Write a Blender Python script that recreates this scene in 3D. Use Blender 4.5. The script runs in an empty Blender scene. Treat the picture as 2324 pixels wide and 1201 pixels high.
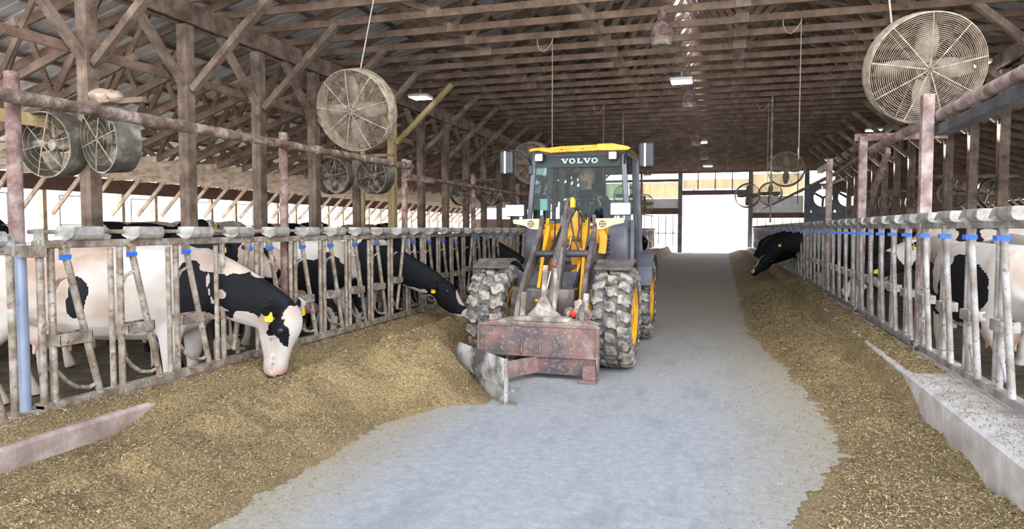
import bpy, bmesh, math, random
from math import sin, cos, pi, radians as rad, atan, sqrt
from mathutils import Vector as V, Matrix, noise
random.seed(7)
SC = bpy.context.scene
COL = SC.collection
# ------------------------------------------------------------------ materials
def nt(name):
    m = bpy.data.materials.new(name); m.use_nodes = True
    n = m.node_tree.nodes; l = m.node_tree.links
    return m, n, l, n['Principled BSDF']
def ramp(n, stops):
    r = n.new('ShaderNodeValToRGB'); e = r.color_ramp.elements
    e[0].position, e[0].color = stops[0][0], (*stops[0][1], 1)
    e[1].position, e[1].color = stops[-1][0], (*stops[-1][1], 1)
    for p, c in stops[1:-1]:
        x = e.new(p); x.color = (*c, 1)
    return r
def mat(name, stops, scale=8, rough=.8, metal=0, bump=.3, bscale=None, stretch=(1, 1, 1), detail=6, bdist=.01, speck=None, emis=None):
    m, n, l, b = nt(name)
    g = n.new('ShaderNodeNewGeometry'); mp = n.new('ShaderNodeMapping'); mp.inputs['Scale'].default_value = stretch
    l.new(g.outputs['Position'], mp.inputs['Vector'])
    t = n.new('ShaderNodeTexNoise'); t.inputs['Scale'].default_value = scale; t.inputs['Detail'].default_value = detail; t.inputs['Roughness'].default_value = .62
    l.new(mp.outputs[0], t.inputs['Vector'])
    r = ramp(n, stops); l.new(t.outputs['Fac'], r.inputs[0]); col = r.outputs[0]
    if speck:                                   # (scale, low, high, colour)
        t3 = n.new('ShaderNodeTexNoise'); t3.inputs['Scale'].default_value = speck[0]; t3.inputs['Detail'].default_value = 3
        l.new(mp.outputs[0], t3.inputs['Vector'])
        r3 = ramp(n, [(speck[1], (0, 0, 0)), (speck[2], (1, 1, 1))]); l.new(t3.outputs['Fac'], r3.inputs[0])
        mx = n.new('ShaderNodeMix'); mx.data_type = 'RGBA'
        l.new(r3.outputs[0], mx.inputs[0]); l.new(col, mx.inputs[6]); mx.inputs[7].default_value = (*speck[3], 1); col = mx.outputs[2]
    l.new(col, b.inputs['Base Color'])
    b.inputs['Roughness'].default_value = rough; b.inputs['Metallic'].default_value = metal
    if bump:
        t2 = n.new('ShaderNodeTexNoise'); t2.inputs['Scale'].default_value = bscale or scale * 4; t2.inputs['Detail'].default_value = 5
        l.new(mp.outputs[0], t2.inputs['Vector'])
        bp = n.new('ShaderNodeBump'); bp.inputs['Strength'].default_value = bump; bp.inputs['Distance'].default_value = bdist
        l.new(t2.outputs['Fac'], bp.inputs['Height']); l.new(bp.outputs[0], b.inputs['Normal'])
    if emis:
        b.inputs['Emission Color'].default_value = (*emis[0], 1); b.inputs['Emission Strength'].default_value = emis[1]
    return m
def S(a, b, c=None, p=(.35, .5, .65)):
    return [(p[0], a), (p[2], b)] if c is None else [(p[0], a), (p[1], b), (p[2], c)]
M = {}
M['timber'] = mat('dusty_timber', S((.085, .058, .042), (.19, .135, .10), (.32, .24, .185)), 3.5, .9, bump=.5, bscale=60, speck=(110, .54, .68, (.27, .20, .15)))
M['truss'] = mat('truss_timber', S((.10, .064, .042), (.17, .113, .078), (.26, .185, .135)), 2.5, .92, bump=.5, bscale=60, speck=(90, .52, .68, (.29, .20, .15)))
M['palelitwood'] = mat('pale_lit_timber', S((.30, .22, .15), (.46, .36, .27), (.6, .48, .37)), 4, .85, bump=.3, bscale=50)  # timber copy lightened for the daylight on outer chords, braces and studs
M['newwood'] = mat('new_yellow_timber', S((.30, .21, .09), (.46, .34, .17), (.56, .44, .25)), 4, .8, bump=.3, bscale=50, stretch=(1, 1, .3))
M['roof'] = mat('roof_sheet', S((.62, .63, .65), (.74, .75, .765), (.84, .845, .855)), 1.5, .45, .25, bump=.1, stretch=(1, 3, 1))
M['galv'] = mat('galvanised_dirty', S((.15, .11, .08), (.28, .235, .185), (.42, .385, .335)), 9, .6, .25, bump=.4, bscale=60, speck=(26, .56, .66, (.20, .12, .08)))
M['galv2'] = mat('galvanised_pale', S((.17, .145, .12), (.30, .28, .26), (.44, .44, .45)), 6, .65, .2, bump=.4, bscale=55, speck=(24, .55, .66, (.20, .15, .11)))
M['housing'] = mat('latch_housing_metal', S((.23, .21, .18), (.36, .345, .315), (.50, .50, .485)), 9, .5, .3, bump=.3, bscale=50)
M['rustpale'] = mat('faded_rusty_tube', S((.17, .10, .085), (.30, .22, .20), (.44, .38, .36)), 7, .85, .1, bump=.4, bscale=60)
M['rust'] = mat('rusty_pipe', S((.10, .052, .042), (.19, .115, .10), (.32, .25, .22)), 9, .85, .1, bump=.5, bscale=60)
M['dirtpipe'] = mat('dirt_caked_pipe', S((.07, .045, .032), (.16, .11, .08), (.34, .28, .24)), 9, .9, .1, bump=.8, bscale=40, bdist=.02)
M['bluesteel'] = mat('blue_grey_post', S((.16, .10, .10), (.24, .29, .38), (.36, .43, .55), (.30, .38, .7)), 3.5, .5, .4, bump=.1, stretch=(1, 1, .5))
M['bluepl'] = mat('blue_plastic', S((.01, .09, .5), (.02, .16, .75)), 10, .4, bump=0)
M['fanwire'] = mat('dusty_fan_wire', S((.22, .17, .12), (.38, .31, .235), (.52, .45, .36)), 12, .85, .1, bump=.3)
M['fandark'] = mat('dusty_fan_blade', S((.16, .125, .095), (.26, .21, .165), (.36, .30, .24)), 6, .7, .2, bump=.2)
M['drum'] = mat('fan_drum_metal', S((.09, .085, .065), (.17, .155, .12), (.40, .38, .34)), 4, .5, .4, bump=.2)
M['rope'] = mat('rope', S((.34, .27, .22), (.5, .42, .36)), 20, .9, bump=0)
M['yellow'] = mat('machine_yellow', S((.62, .27, .01), (.80, .37, .012), (.85, .42, .03)), 5, .4, bump=.05, speck=(40, .62, .7, (.25, .17, .09)))
M['beige'] = mat('beige_bracket', S((.78, .58, .30), (.86, .68, .40)), 5, .45, bump=.05)
M['grey'] = mat('machine_dark_grey', S((.035, .035, .042), (.065, .065, .078), (.13, .12, .12)), 4, .45, .1, bump=.1, bscale=40)
M['bodygrey'] = mat('machine_grey_panel', S((.075, .075, .10), (.115, .115, .145), (.17, .165, .18)), 2, .4, .1, bump=.05)
M['boom'] = mat('dusty_boom_steel', S((.07, .055, .05), (.13, .11, .10), (.25, .21, .18)), 6, .6, .2, bump=.3)
M['black'] = mat('black_plastic', S((.012, .014, .018), (.03, .033, .04)), 5, .35, bump=.05)
M['hose'] = mat('black_rubber_hose', S((.012, .012, .014), (.035, .035, .038)), 5, .5, bump=0)
M['chrome'] = mat('chrome', S((.6, .6, .6), (.8, .8, .8)), 5, .15, 1, bump=0)
M['tire'] = mat('muddy_rubber', [(.38, (.07, .075, .088)), (.47, (.18, .17, .16)), (.58, (.38, .335, .27))], 13, .9, bump=.6, bscale=50, detail=8)
M['tirebase'] = mat('tread_gap_rubber', [(.4, (.035, .035, .036)), (.58, (.19, .165, .13))], 10, .9, bump=.5, bscale=50)
M['blade'] = mat('worn_red_steel', [(.36, (.10, .085, .09)), (.45, (.18, .125, .125)), (.54, (.26, .14, .12)), (.66, (.33, .29, .26))], 4, .75, .1, bump=.5, bscale=50, detail=12, speck=(34, .56, .72, (.30, .27, .24)))
M['wing'] = mat('scraped_steel', [(.42, (.12, .11, .115)), (.49, (.36, .35, .345)), (.55, (.60, .59, .58))], 2.8, .5, .3, bump=.2, bscale=30, detail=8)
M['coupler'] = mat('mud_caked_steel', S((.15, .12, .095), (.28, .23, .19), (.48, .44, .38)), 8, .85, bump=.5, bscale=40)
M['red'] = mat('red_cap', S((.6, .02, .015), (.8, .05, .03)), 5, .4, bump=0)
M['lens'] = mat('lit_lamp_lens', S((.9, .92, .95), (1, 1, 1)), 20, .2, bump=0, emis=((1, 1, 1), 3))
M['led'] = mat('led_diffuser', S((.9, .95, .92), (1, 1, 1)), 5, .3, bump=0, emis=((.93, 1, .96), 9))
M['letters'] = mat('pale_lettering', S((.42, .60, .58), (.50, .68, .66)), 5, .5, bump=0)
M['skin'] = mat('skin', S((.52, .23, .16), (.64, .32, .23)), 15, .55, bump=.1)
M['beard'] = mat('grey_beard', S((.14, .10, .08), (.34, .27, .23)), 90, .9, bump=.6)
M['jacket'] = mat('navy_work_jacket', S((.022, .032, .05), (.05, .065, .095)), 10, .85, bump=.3)
M['strap'] = mat('grey_strap', S((.16, .15, .13), (.25, .23, .20)), 10, .8, bump=0)
M['seat'] = mat('black_seat_fabric', S((.012, .012, .014), (.03, .03, .034)), 10, .9, bump=.1)
M['eye'] = mat('dark_eye', S((.012, .01, .012), (.03, .025, .03)), 5, .06, bump=0)
M['tag'] = mat('yellow_ear_tag', S((.75, .50, .01), (.85, .60, .02)), 5, .45, bump=0)
M['tagg'] = mat('lime_ear_tag', S((.62, .70, .02), (.75, .8, .05)), 5, .45, bump=0)
M['curb'] = mat('worn_curb_concrete', S((.25, .18, .15), (.34, .26, .22), (.46, .38, .34)), 5, .9, bump=.5, bscale=40)
M['curbpale'] = mat('pale_curb_concrete', S((.40, .36, .33), (.52, .49, .47), (.64, .63, .62)), 5, .9, bump=.4, bscale=40)
M['mud'] = mat('manure_floor', S((.025, .02, .01), (.06, .045, .022), (.12, .09, .045)), 5, .8, bump=.8, bscale=14, bdist=.03)
M['outground'] = mat('outside_concrete', S((.78, .77, .75), (.86, .85, .84)), .5, .9, bump=0)
M['redroof'] = mat('faded_red_siding', S((.66, .42, .32), (.74, .52, .42)), .6, .8, bump=0)
M['tan'] = mat('tan_translucent_sheet', S((.55, .45, .27), (.72, .62, .42)), 1.2, .6, bump=0, stretch=(3, 1, .4))
M['brownwall'] = mat('brown_wall_board', S((.10, .06, .05), (.16, .10, .08)), 2, .85, bump=.2)
M['greywall'] = mat('grey_blue_wall', S((.10, .12, .16), (.17, .19, .24)), 2, .8, bump=.1)
M['white'] = mat('white_paint', S((.7, .7, .7), (.82, .82, .82)), 3, .6, bump=0)
M['feed1'] = mat('feed_tan', S((.32, .235, .105), (.44, .335, .165)), 30, .85, bump=0)
M['feed2'] = mat('feed_straw', S((.44, .36, .20), (.58, .48, .29)), 30, .8, bump=0)
M['feed3'] = mat('feed_brown', S((.10, .068, .027), (.18, .125, .055)), 30, .9, bump=0)
# tan panels let daylight through
_m = M['tan'].node_tree.nodes['Principled BSDF']; _m.inputs['Transmission Weight'].default_value = .55; _m.inputs['Roughness'].default_value = .9
def glassmat(name, tint, rough=.02, refl=.1):
    m, n, l, b = nt(name)
    tr = n.new('ShaderNodeBsdfTransparent'); tr.inputs[0].default_value = (*tint, 1)
    gl = n.new('ShaderNodeBsdfGlossy'); gl.inputs['Roughness'].default_value = rough
    fr = n.new('ShaderNodeFresnel'); fr.inputs[0].default_value = 1.5
    mx = n.new('ShaderNodeMixShader'); ml = n.new('ShaderNodeMath'); ml.operation = 'MULTIPLY'; ml.inputs[1].default_value = refl; l.new(fr.outputs[0], ml.inputs[0]); l.new(ml.outputs[0], mx.inputs[0]); l.new(tr.outputs[0], mx.inputs[1]); l.new(gl.outputs[0], mx.inputs[2])
    l.new(mx.outputs[0], n['Material Output'].inputs[0]); return m
M['glass'] = glassmat('tinted_cab_glass', (.56, .72, .70), refl=.45)
M['glassband'] = mat('dark_glass_band', S((.012, .022, .022), (.018, .032, .032)), 5, .5, bump=0)
def feedbase():
    m, n, l, b = nt('feed_heap')
    g = n.new('ShaderNodeNewGeometry')
    t = n.new('ShaderNodeTexNoise'); t.inputs['Scale'].default_value = 85; t.inputs['Detail'].default_value = 8; t.inputs['Roughness'].default_value = .75
    t2 = n.new('ShaderNodeTexNoise'); t2.inputs['Scale'].default_value = 1.7; t2.inputs['Detail'].default_value = 4
    for q in (t, t2): l.new(g.outputs['Position'], q.inputs['Vector'])
    r = ramp(n, [(.36, (.10, .066, .026)), (.46, (.25, .175, .078)), (.54, (.39, .29, .145)), (.65, (.60, .49, .29))]); l.new(t.outputs['Fac'], r.inputs[0])
    r2 = ramp(n, [(.35, (.70, .68, .64)), (.65, (1, .99, .95))]); l.new(t2.outputs['Fac'], r2.inputs[0])
    mx = n.new('ShaderNodeMix'); mx.data_type = 'RGBA'; mx.blend_type = 'MULTIPLY'; mx.inputs[0].default_value = 1
    l.new(r.outputs[0], mx.inputs[6]); l.new(r2.outputs[0], mx.inputs[7]); l.new(mx.outputs[2], b.inputs['Base Color'])
    b.inputs['Roughness'].default_value = .9
    bp = n.new('ShaderNodeBump'); bp.inputs['Strength'].default_value = .9; bp.inputs['Distance'].default_value = .012
    l.new(t.outputs['Fac'], bp.inputs['Height']); l.new(bp.outputs[0], b.inputs['Normal'])
    return m
M['feed'] = feedbase()
def floormat():
    m, n, l, b = nt('dusty_concrete_lane')
    g = n.new('ShaderNodeNewGeometry')
    def nz(s, d=6, st=(1, 1, 1), ro=.6):
        mp = n.new('ShaderNodeMapping'); mp.inputs['Scale'].default_value = st; l.new(g.outputs['Position'], mp.inputs['Vector'])
        t = n.new('ShaderNodeTexNoise'); t.inputs['Scale'].default_value = s; t.inputs['Detail'].default_value = d; t.inputs['Roughness'].default_value = ro
        l.new(mp.outputs[0], t.inputs['Vector']); return t
    def mix(f, a, c):
        x = n.new('ShaderNodeMix'); x.data_type = 'RGBA'; l.new(f, x.inputs[0])
        if isinstance(a, tuple): x.inputs[6].default_value = (*a, 1)
        else: l.new(a, x.inputs[6])
        if isinstance(c, tuple): x.inputs[7].default_value = (*c, 1)
        else: l.new(c, x.inputs[7])
        return x.outputs[2]
    base = ramp(n, [(.3, (.215, .228, .24)), (.5, (.305, .318, .33)), (.7, (.41, .42, .425))]); l.new(nz(16, 12, ro=.82).outputs['Fac'], base.inputs[0])
    scr = ramp(n, [(.50, (0, 0, 0)), (.68, (.8, .8, .8))]); l.new(nz(2.2, 10, (1.3, .5, 1), .75).outputs['Fac'], scr.inputs[0])
    c = mix(scr.outputs[0], base.outputs[0], (.19, .205, .225))
    # feed dust that thickens down the lane and along the two heaps
    sx = n.new('ShaderNodeSeparateXYZ'); l.new(g.outputs['Position'], sx.inputs[0])
    def mr(o, a, c2, d=0., e=1.):
        q = n.new('ShaderNodeMapRange'); l.new(o, q.inputs[0]); q.inputs[1].default_value = a; q.inputs[2].default_value = c2; q.inputs[3].default_value = d; q.inputs[4].default_value = e; return q.outputs[0]
    def mth(op, a, c2):
        q = n.new('ShaderNodeMath'); q.operation = op; q.use_clamp = True
        for i, v in enumerate((a, c2)):
            if isinstance(v, (int, float)): q.inputs[i].default_value = v
            else: l.new(v, q.inputs[i])
        return q.outputs[0]
    far = mr(sx.outputs['Y'], 5.5, 13)
    nn = nz(3, 6).outputs['Fac']
    f1 = mth('MULTIPLY', far, mr(nn, .25, .6, .45, .95))
    c = mix(f1, c, (.35, .30, .215))
    ed = mth('MAXIMUM', mr(sx.outputs['X'], -1.7, -2.25), mr(sx.outputs['X'], -.15, .7))
    f2 = mth('MULTIPLY', mth('MULTIPLY', ed, mr(nz(38, 7, ro=.75).outputs['Fac'], .40, .58, .25, 1)), .95)
    c = mix(f2, c, (.36, .295, .175))
    cr = ramp(n, [(.63, (0, 0, 0)), (.67, (1, 1, 1))]); l.new(nz(55, 3).outputs['Fac'], cr.inputs[0])
    c = mix(mth('MULTIPLY', cr.outputs[0], .35), c, (.46, .40, .29))
    l.new(c, b.inputs['Base Color']); b.inputs['Roughness'].default_value = .82
    bp = n.new('ShaderNodeBump'); bp.inputs['Strength'].default_value = .35; bp.inputs['Distance'].default_value = .006
    l.new(nz(45, 8).outputs['Fac'], bp.inputs['Height']); l.new(bp.outputs[0], b.inputs['Normal'])
    return m
M['lane'] = floormat()
def coatmat(name, white=(.58, .55, .525)):
    m, n, l, b = nt(name)
    at = n.new('ShaderNodeAttribute'); at.attribute_name = 'patch'; ap = n.new('ShaderNodeAttribute'); ap.attribute_name = 'pink'
    tc = n.new('ShaderNodeTexCoord')
    t = n.new('ShaderNodeTexNoise'); t.inputs['Scale'].default_value = 16; t.inputs['Detail'].default_value = 4; l.new(tc.outputs['Object'], t.inputs['Vector'])
    t2 = n.new('ShaderNodeTexNoise'); t2.inputs['Scale'].default_value = 2.2; t2.inputs['Detail'].default_value = 5; l.new(tc.outputs['Object'], t2.inputs['Vector'])
    w = ramp(n, [(.40, white), (.54, (white[0] * .84, white[1] * .76, white[2] * .68)), (.7, (white[0] * .62, white[1] * .46, white[2] * .36))]); l.new(t2.outputs['Fac'], w.inputs[0])
    a = n.new('ShaderNodeMath'); a.operation = 'MULTIPLY_ADD'; a.inputs[1].default_value = .30; l.new(t.outputs['Fac'], a.inputs[0]); l.new(at.outputs['Fac'], a.inputs[2])
    r = ramp(n, [(.64, (0, 0, 0)), (.662, (1, 1, 1))]); l.new(a.outputs[0], r.inputs[0])
    x1 = n.new('ShaderNodeMix'); x1.data_type = 'RGBA'; l.new(ap.outputs['Fac'], x1.inputs[0]); l.new(w.outputs[0], x1.inputs[6]); x1.inputs[7].default_value = (.72, .42, .38, 1)
    x = n.new('ShaderNodeMix'); x.data_type = 'RGBA'; l.new(r.outputs[0], x.inputs[0]); l.new(x1.outputs[2], x.inputs[6]); x.inputs[7].default_value = (.006, .0065, .009, 1)
    l.new(x.outputs[2], b.inputs['Base Color']); b.inputs['Roughness'].default_value = .7; b.inputs['Specular IOR Level'].default_value = .22
    h = n.new('ShaderNodeTexNoise'); h.inputs['Scale'].default_value = 140; l.new(tc.outputs['Object'], h.inputs['Vector'])
    bp = n.new('ShaderNodeBump'); bp.inputs['Strength'].default_value = .25; bp.inputs['Distance'].default_value = .004
    l.new(h.outputs['Fac'], bp.inputs['Height']); l.new(bp.outputs[0], b.inputs['Normal'])
    return m
M['coat'] = coatmat('cow_coat'); M['coat2'] = coatmat('cow_coat_tan', (.52, .41, .33))
# ------------------------------------------------------------------ mesh builder
class MB:
    def __init__(s): s.v = []; s.f = []; s.mi = []
    def add(s, vs, fs, mi=0):
        o = len(s.v); s.v += [tuple(v) for v in vs]; s.f += [tuple(i + o for i in f) for f in fs]; s.mi += [mi] * len(fs); return s
    def box(s, x0, x1, y0, y1, z0, z1, mi=0):
        return s.add([(x0,y0,z0),(x1,y0,z0),(x1,y1,z0),(x0,y1,z0),(x0,y0,z1),(x1,y0,z1),(x1,y1,z1),(x0,y1,z1)],
                     [(0,3,2,1),(4,5,6,7),(0,1,5,4),(1,2,6,5),(2,3,7,6),(3,0,4,7)], mi)
    def bar(s, p, q, w, h, up=(0, 0, 1), mi=0):      # w across, h along "up"
        p, q = V(p), V(q); t = (q - p).normalized(); u = V(up); sd = t.cross(u)
        if sd.length < 1e-4: sd = t.cross(V((0, 1, 0)))
        sd.normalize(); u = sd.cross(t); a = sd * w / 2; b = u * h / 2
        vs = [p-a-b, p+a-b, p+a+b, p-a+b, q-a-b, q+a-b, q+a+b, q-a+b]
        return s.add(vs, [(0,1,2,3),(7,6,5,4),(0,4,5,1),(1,5,6,2),(2,6,7,3),(3,7,4,0)], mi)
    def loft(s, rings, n=12, lat=(0, 1, 0), caps=True, closed=False, mi=0, pw=1):
        # rings: (centre, half width along lat, half height)
        P = [V(r[0]) for r in rings]; k = len(P); vs = []; L = V(lat)
        for i, r in enumerate(rings):
            a = P[(i - 1) % k] if (closed or i > 0) else P[i]; b = P[(i + 1) % k] if (closed or i < k - 1) else P[i]
            t = (b - a).normalized(); l = L - t * L.dot(t)
            if l.length < 1e-3: l = V((1, 0, 0)) - t * t.x
            l.normalize(); nn = t.cross(l)
            for j in range(n):
                g = 2 * pi * j / n; c, d = cos(g), sin(g)
                if pw != 1: c, d = math.copysign(abs(c) ** pw, c), math.copysign(abs(d) ** pw, d)
                vs.append(P[i] + l * c * r[1] + nn * d * r[2])
        fs = []
        for i in range(k if closed else k - 1):
            A, B = i * n, ((i + 1) % k) * n
            for j in range(n): fs.append((A + j, A + (j + 1) % n, B + (j + 1) % n, B + j))
        if caps and not closed:
            fs.append(tuple(reversed(range(n)))); fs.append(tuple((k - 1) * n + j for j in range(n)))
        return s.add(vs, fs, mi)
    def tube(s, pts, r, n=8, closed=False, mi=0):
        pts = [V(p) for p in pts]; d = (pts[1] - pts[0]).normalized()
        lat = V((0, 1, 0)) if abs(d.y) < .8 else V((1, 0, 0))
        return s.loft([(p, r, r) for p in pts], n, lat, True, closed, mi)
    def lathe(s, prof, c=(0, 0, 0), axis='y', n=24, mi=0, closed=False):   # prof (r, h)
        vs = []; c = V(c)
        for r, h in prof:
            for j in range(n):
                g = 2 * pi * j / n; a, b = r * cos(g), r * sin(g)
                vs.append(c + (V((a, h, b)) if axis == 'y' else V((h, a, b)) if axis == 'x' else V((a, b, h))))
        fs = []; k = len(prof)
        for i in range(k if closed else k - 1):
            A, B = i * n, ((i + 1) % k) * n
            for j in range(n): fs.append((A + j, A + (j + 1) % n, B + (j + 1) % n, B + j))
        return s.add(vs, fs, mi)
    def prism(s, pts, a, b, axis='y', mi=0):         # outline pts in the plane, from a to b along axis
        n = len(pts); vs = []
        for h in (a, b):
            for u, w in pts: vs.append({'y': (u, h, w), 'x': (h, u, w), 'z': (u, w, h)}[axis])
        fs = [tuple(range(n)), tuple(reversed(range(n, 2 * n)))] + [(i, i + n, (i + 1) % n + n, (i + 1) % n) for i in range(n)]
        return s.add(vs, fs, mi)
    def ball(s, c, rx, ry, rz, n=12, mi=0):
        k = n // 2 + 1; c = V(c)
        pr = [(max(.02, sin(pi * i / k)), -cos(pi * i / k)) for i in range(k + 1)]
        vs = [c + V((r * cos(2*pi*j/n) * rx, r * sin(2*pi*j/n) * ry, h * rz)) for r, h in pr for j in range(n)]
        fs = [(i*n+j, i*n+(j+1) % n, (i+1)*n+(j+1) % n, (i+1)*n+j) for i in range(k) for j in range(n)]
        return s.add(vs, fs + [tuple(reversed(range(n))), tuple(k * n + j for j in range(n))], mi)
    def mesh(s, name, mats, smooth):
        me = bpy.data.meshes.new(name); me.from_pydata([tuple(v) for v in s.v], [], s.f)
        for m in (mats if isinstance(mats, (list, tuple)) else [mats]): me.materials.append(M[m] if isinstance(m, str) else m)
        if any(s.mi): me.polygons.foreach_set('material_index', s.mi)
        bm = bmesh.new(); bm.from_mesh(me); bmesh.ops.recalc_face_normals(bm, faces=bm.faces); bm.to_mesh(me); bm.free()
        if smooth:
            me.polygons.foreach_set('use_smooth', [True] * len(me.polygons))
            me.set_sharp_from_angle(angle=rad(smooth if smooth is not True else 40))
        me.update(); return me
    def build(s, name, mats, parent=None, smooth=False, bevel=0, origin=True):
        off = V((0, 0, 0))
        if parent is None and origin and s.v:
            xs, ys, zs = zip(*s.v); off = V(((min(xs)+max(xs))/2, (min(ys)+max(ys))/2, min(zs)))
            s.v = [(a - off.x, b - off.y, c - off.z) for a, b, c in s.v]
        o = bpy.data.objects.new(name, s.mesh(name, mats, smooth)); COL.objects.link(o)
        o.location = off
        if parent: o.parent = parent
        if bevel:
            md = o.modifiers.new('bevel', 'BEVEL'); md.width = bevel; md.segments = 2; md.limit_method = 'ANGLE'; md.angle_limit = rad(35)
        return o
def tag(o, label=None, cat=None, group=None, kind=None):
    if label and len(label.split()) > 16: print('LONG', label)
    if label: o['label'] = label
    if cat: o['category'] = cat
    if group: o['group'] = group
    if kind: o['kind'] = kind
    return o
def thing(name, label, cat, loc=(0, 0, 0), rz=0, group=None):
    o = bpy.data.objects.new(name, None); COL.objects.link(o); o.empty_display_size = .2
    o.location = loc; o.rotation_euler = (0, 0, rz); return tag(o, label, cat, group)
KIDS = {}
def copy_tree(o, parent=None):
    c = o.copy(); COL.objects.link(c)
    if parent: c.parent = parent
    for ch in list(o.children): copy_tree(ch, c)
    return c
ORD = ['nearest', 'second nearest', 'third nearest', 'fourth nearest', 'fifth nearest', 'sixth nearest', 'seventh nearest', 'eighth nearest', 'ninth nearest', 'tenth nearest', 'eleventh nearest', 'twelfth nearest', 'thirteenth nearest', 'fourteenth nearest', 'fifteenth nearest', 'sixteenth nearest', 'seventeenth nearest', 'eighteenth nearest', 'nineteenth nearest', 'twentieth nearest', 'twenty-first nearest', 'twenty-second nearest']
def struct(name, mb, m, **k):
    o = mb.build(name, m, **k); return tag(o, kind='structure')
# ------------------------------------------------------------------ camera, sky
F = 1600.
pitch = atan(81.5 / F); yaw = atan(478 * cos(pitch) / F)
cam = bpy.data.objects.new('camera', bpy.data.cameras.new('camera')); COL.objects.link(cam)
cam.location = (0, 0, 1.4); cam.rotation_euler = (pi / 2 - pitch, 0, yaw)
cam.data.sensor_width = 36; cam.data.lens = F / 2324 * 36; cam.data.clip_end = 500
SC.camera = cam
w = bpy.data.worlds.new('world'); SC.world = w; w.use_nodes = True
n, l = w.node_tree.nodes, w.node_tree.links
tc = n.new('ShaderNodeTexCoord'); sx = n.new('ShaderNodeSeparateXYZ'); l.new(tc.outputs['Generated'], sx.inputs[0])
r = ramp(n, [(.0, (1, .985, .96)), (.17, (1, .99, .97)), (.34, (.040, .12, .30)), (.95, (.035, .10, .27))])
r2 = ramp(n, [(.0, (.98, .985, 1)), (.5, (.93, .95, 1)), (.95, (.78, .84, .92))]); l.new(sx.outputs['Z'], r2.inputs[0])
mrg = n.new('ShaderNodeMapRange'); l.new(sx.outputs['Y'], mrg.inputs[0]); mrg.inputs[1].default_value = .10; mrg.inputs[2].default_value = -.35
mxw = n.new('ShaderNodeMix'); mxw.data_type = 'RGBA'; l.new(mrg.outputs[0], mxw.inputs[0]); l.new(sx.outputs['Z'], r.inputs[0])
l.new(r.outputs[0], mxw.inputs[6]); l.new(r2.outputs[0], mxw.inputs[7]); l.new(mxw.outputs[2], n['Background'].inputs[0]); n['Background'].inputs[1].default_value = 5.0
SC.view_settings.view_transform = 'Standard'; SC.view_settings.look = 'None'; SC.view_settings.gamma = 1
SC.view_settings.exposure = 0.18
sun = bpy.data.lights.new('sun', 'SUN'); sun.energy = 38; sun.angle = rad(1.5); sun.color = (1, .985, .965)
so = bpy.data.objects.new('sun', sun); COL.objects.link(so); so.location = (-30, 10, 20)
so.rotation_euler = V((.82, -.22, -.50)).to_track_quat('-Z', 'Y').to_euler()
# ------------------------------------------------------------------ setting
XL, XR, YB, ZC = -3.9, 1.7, 42.5, 4.72      # fences, back wall, underside of the truss chords
PL, PR = -7.65, 5.07                        # the two post rows
WL, WR, RX, RZ = -15.4, 12.8, -.92, 6.95    # side walls, ridge
b = MB(); b.add([(-3.6, -3, 0), (1.36, -3, 0), (1.36, YB, 0), (-3.6, YB, 0), (-3.6, -3, -.12), (1.36, -3, -.12), (1.36, YB, -.12), (-3.6, YB, -.12)], [(0,1,2,3),(7,6,5,4),(0,4,5,1),(1,5,6,2),(2,6,7,3),(3,7,4,0)])
struct('floor', b, 'lane')
b = MB().box(WL, -4.02, -3, YB, -.22, -.10); b.box(1.86, WR, -3, YB, -.22, -.10); struct('floor', b, 'mud')
b = MB().box(WL, PL - .25, -3, YB, -.12, .12); struct('floor', b, 'mud')
b = MB().box(-60, 60, YB, 90, -.35, -.12); b.box(-70, WL, -3, YB, -.35, -.12); b.box(WR, 60, -3, YB, -.35, -.12); struct('ground', b, 'outground')
b = MB().box(-60, 60, -30, -3, -.35, -.02); struct('ground', b, 'outground')
def curb(x0, x1, z1, m, name):
    pr = [(x0, -.1), (x1, -.1), (x1, z1 - .02), (x1 - .02 * (1 if x1 > x0 else -1), z1), (x0, z1)]
    return struct(name, MB().prism(pr, -3, YB - .3), m)
curb(-4.02, -3.6, .25, 'curb', 'trim_1'); curb(1.86, 1.36, .30, 'curbpale', 'trim_2')
# roof sheets with real ribs
def sheet(name, xa, za, xb, zb, y0, y1, step=.22):
    vs, fs = [], []; y = y0; row = []
    while y < y1:
        for dy, h in ((0, 0), (.02, .022), (.05, .022), (.07, 0)): row.append((y + dy, h))
        y += step
    for yy, h in row: vs += [(xa, yy, za + h), (xb, yy, zb + h)]
    for i in range(len(row) - 1): fs.append((2*i, 2*i+1, 2*i+3, 2*i+2))
    o = MB().add(vs, fs).build(name, 'roof'); md = o.modifiers.new('solid', 'SOLIDIFY'); md.thickness = .004
    return tag(o, kind='structure')
sl = (RZ - 2.80) / (RX - WL)
def zl(x): return 2.80 + (x - WL) * sl          # top of the truss rafters, left slope
def zr(x): return RZ - (x - RX) * (RZ - 2.9) / (WR - RX)
Y0 = 5.9
sheet('ceiling', WL - .5, zl(WL - .5) + .08, RX - .34, zl(RX - .34) + .08, -6.5, YB + .4)  # near end, out of view, is extended to keep sun off the lane
sheet('ceiling', RX + .34, zr(RX + .34) + .08, WR + .5, zr(WR + .5) + .08, Y0, YB + .4)
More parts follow.
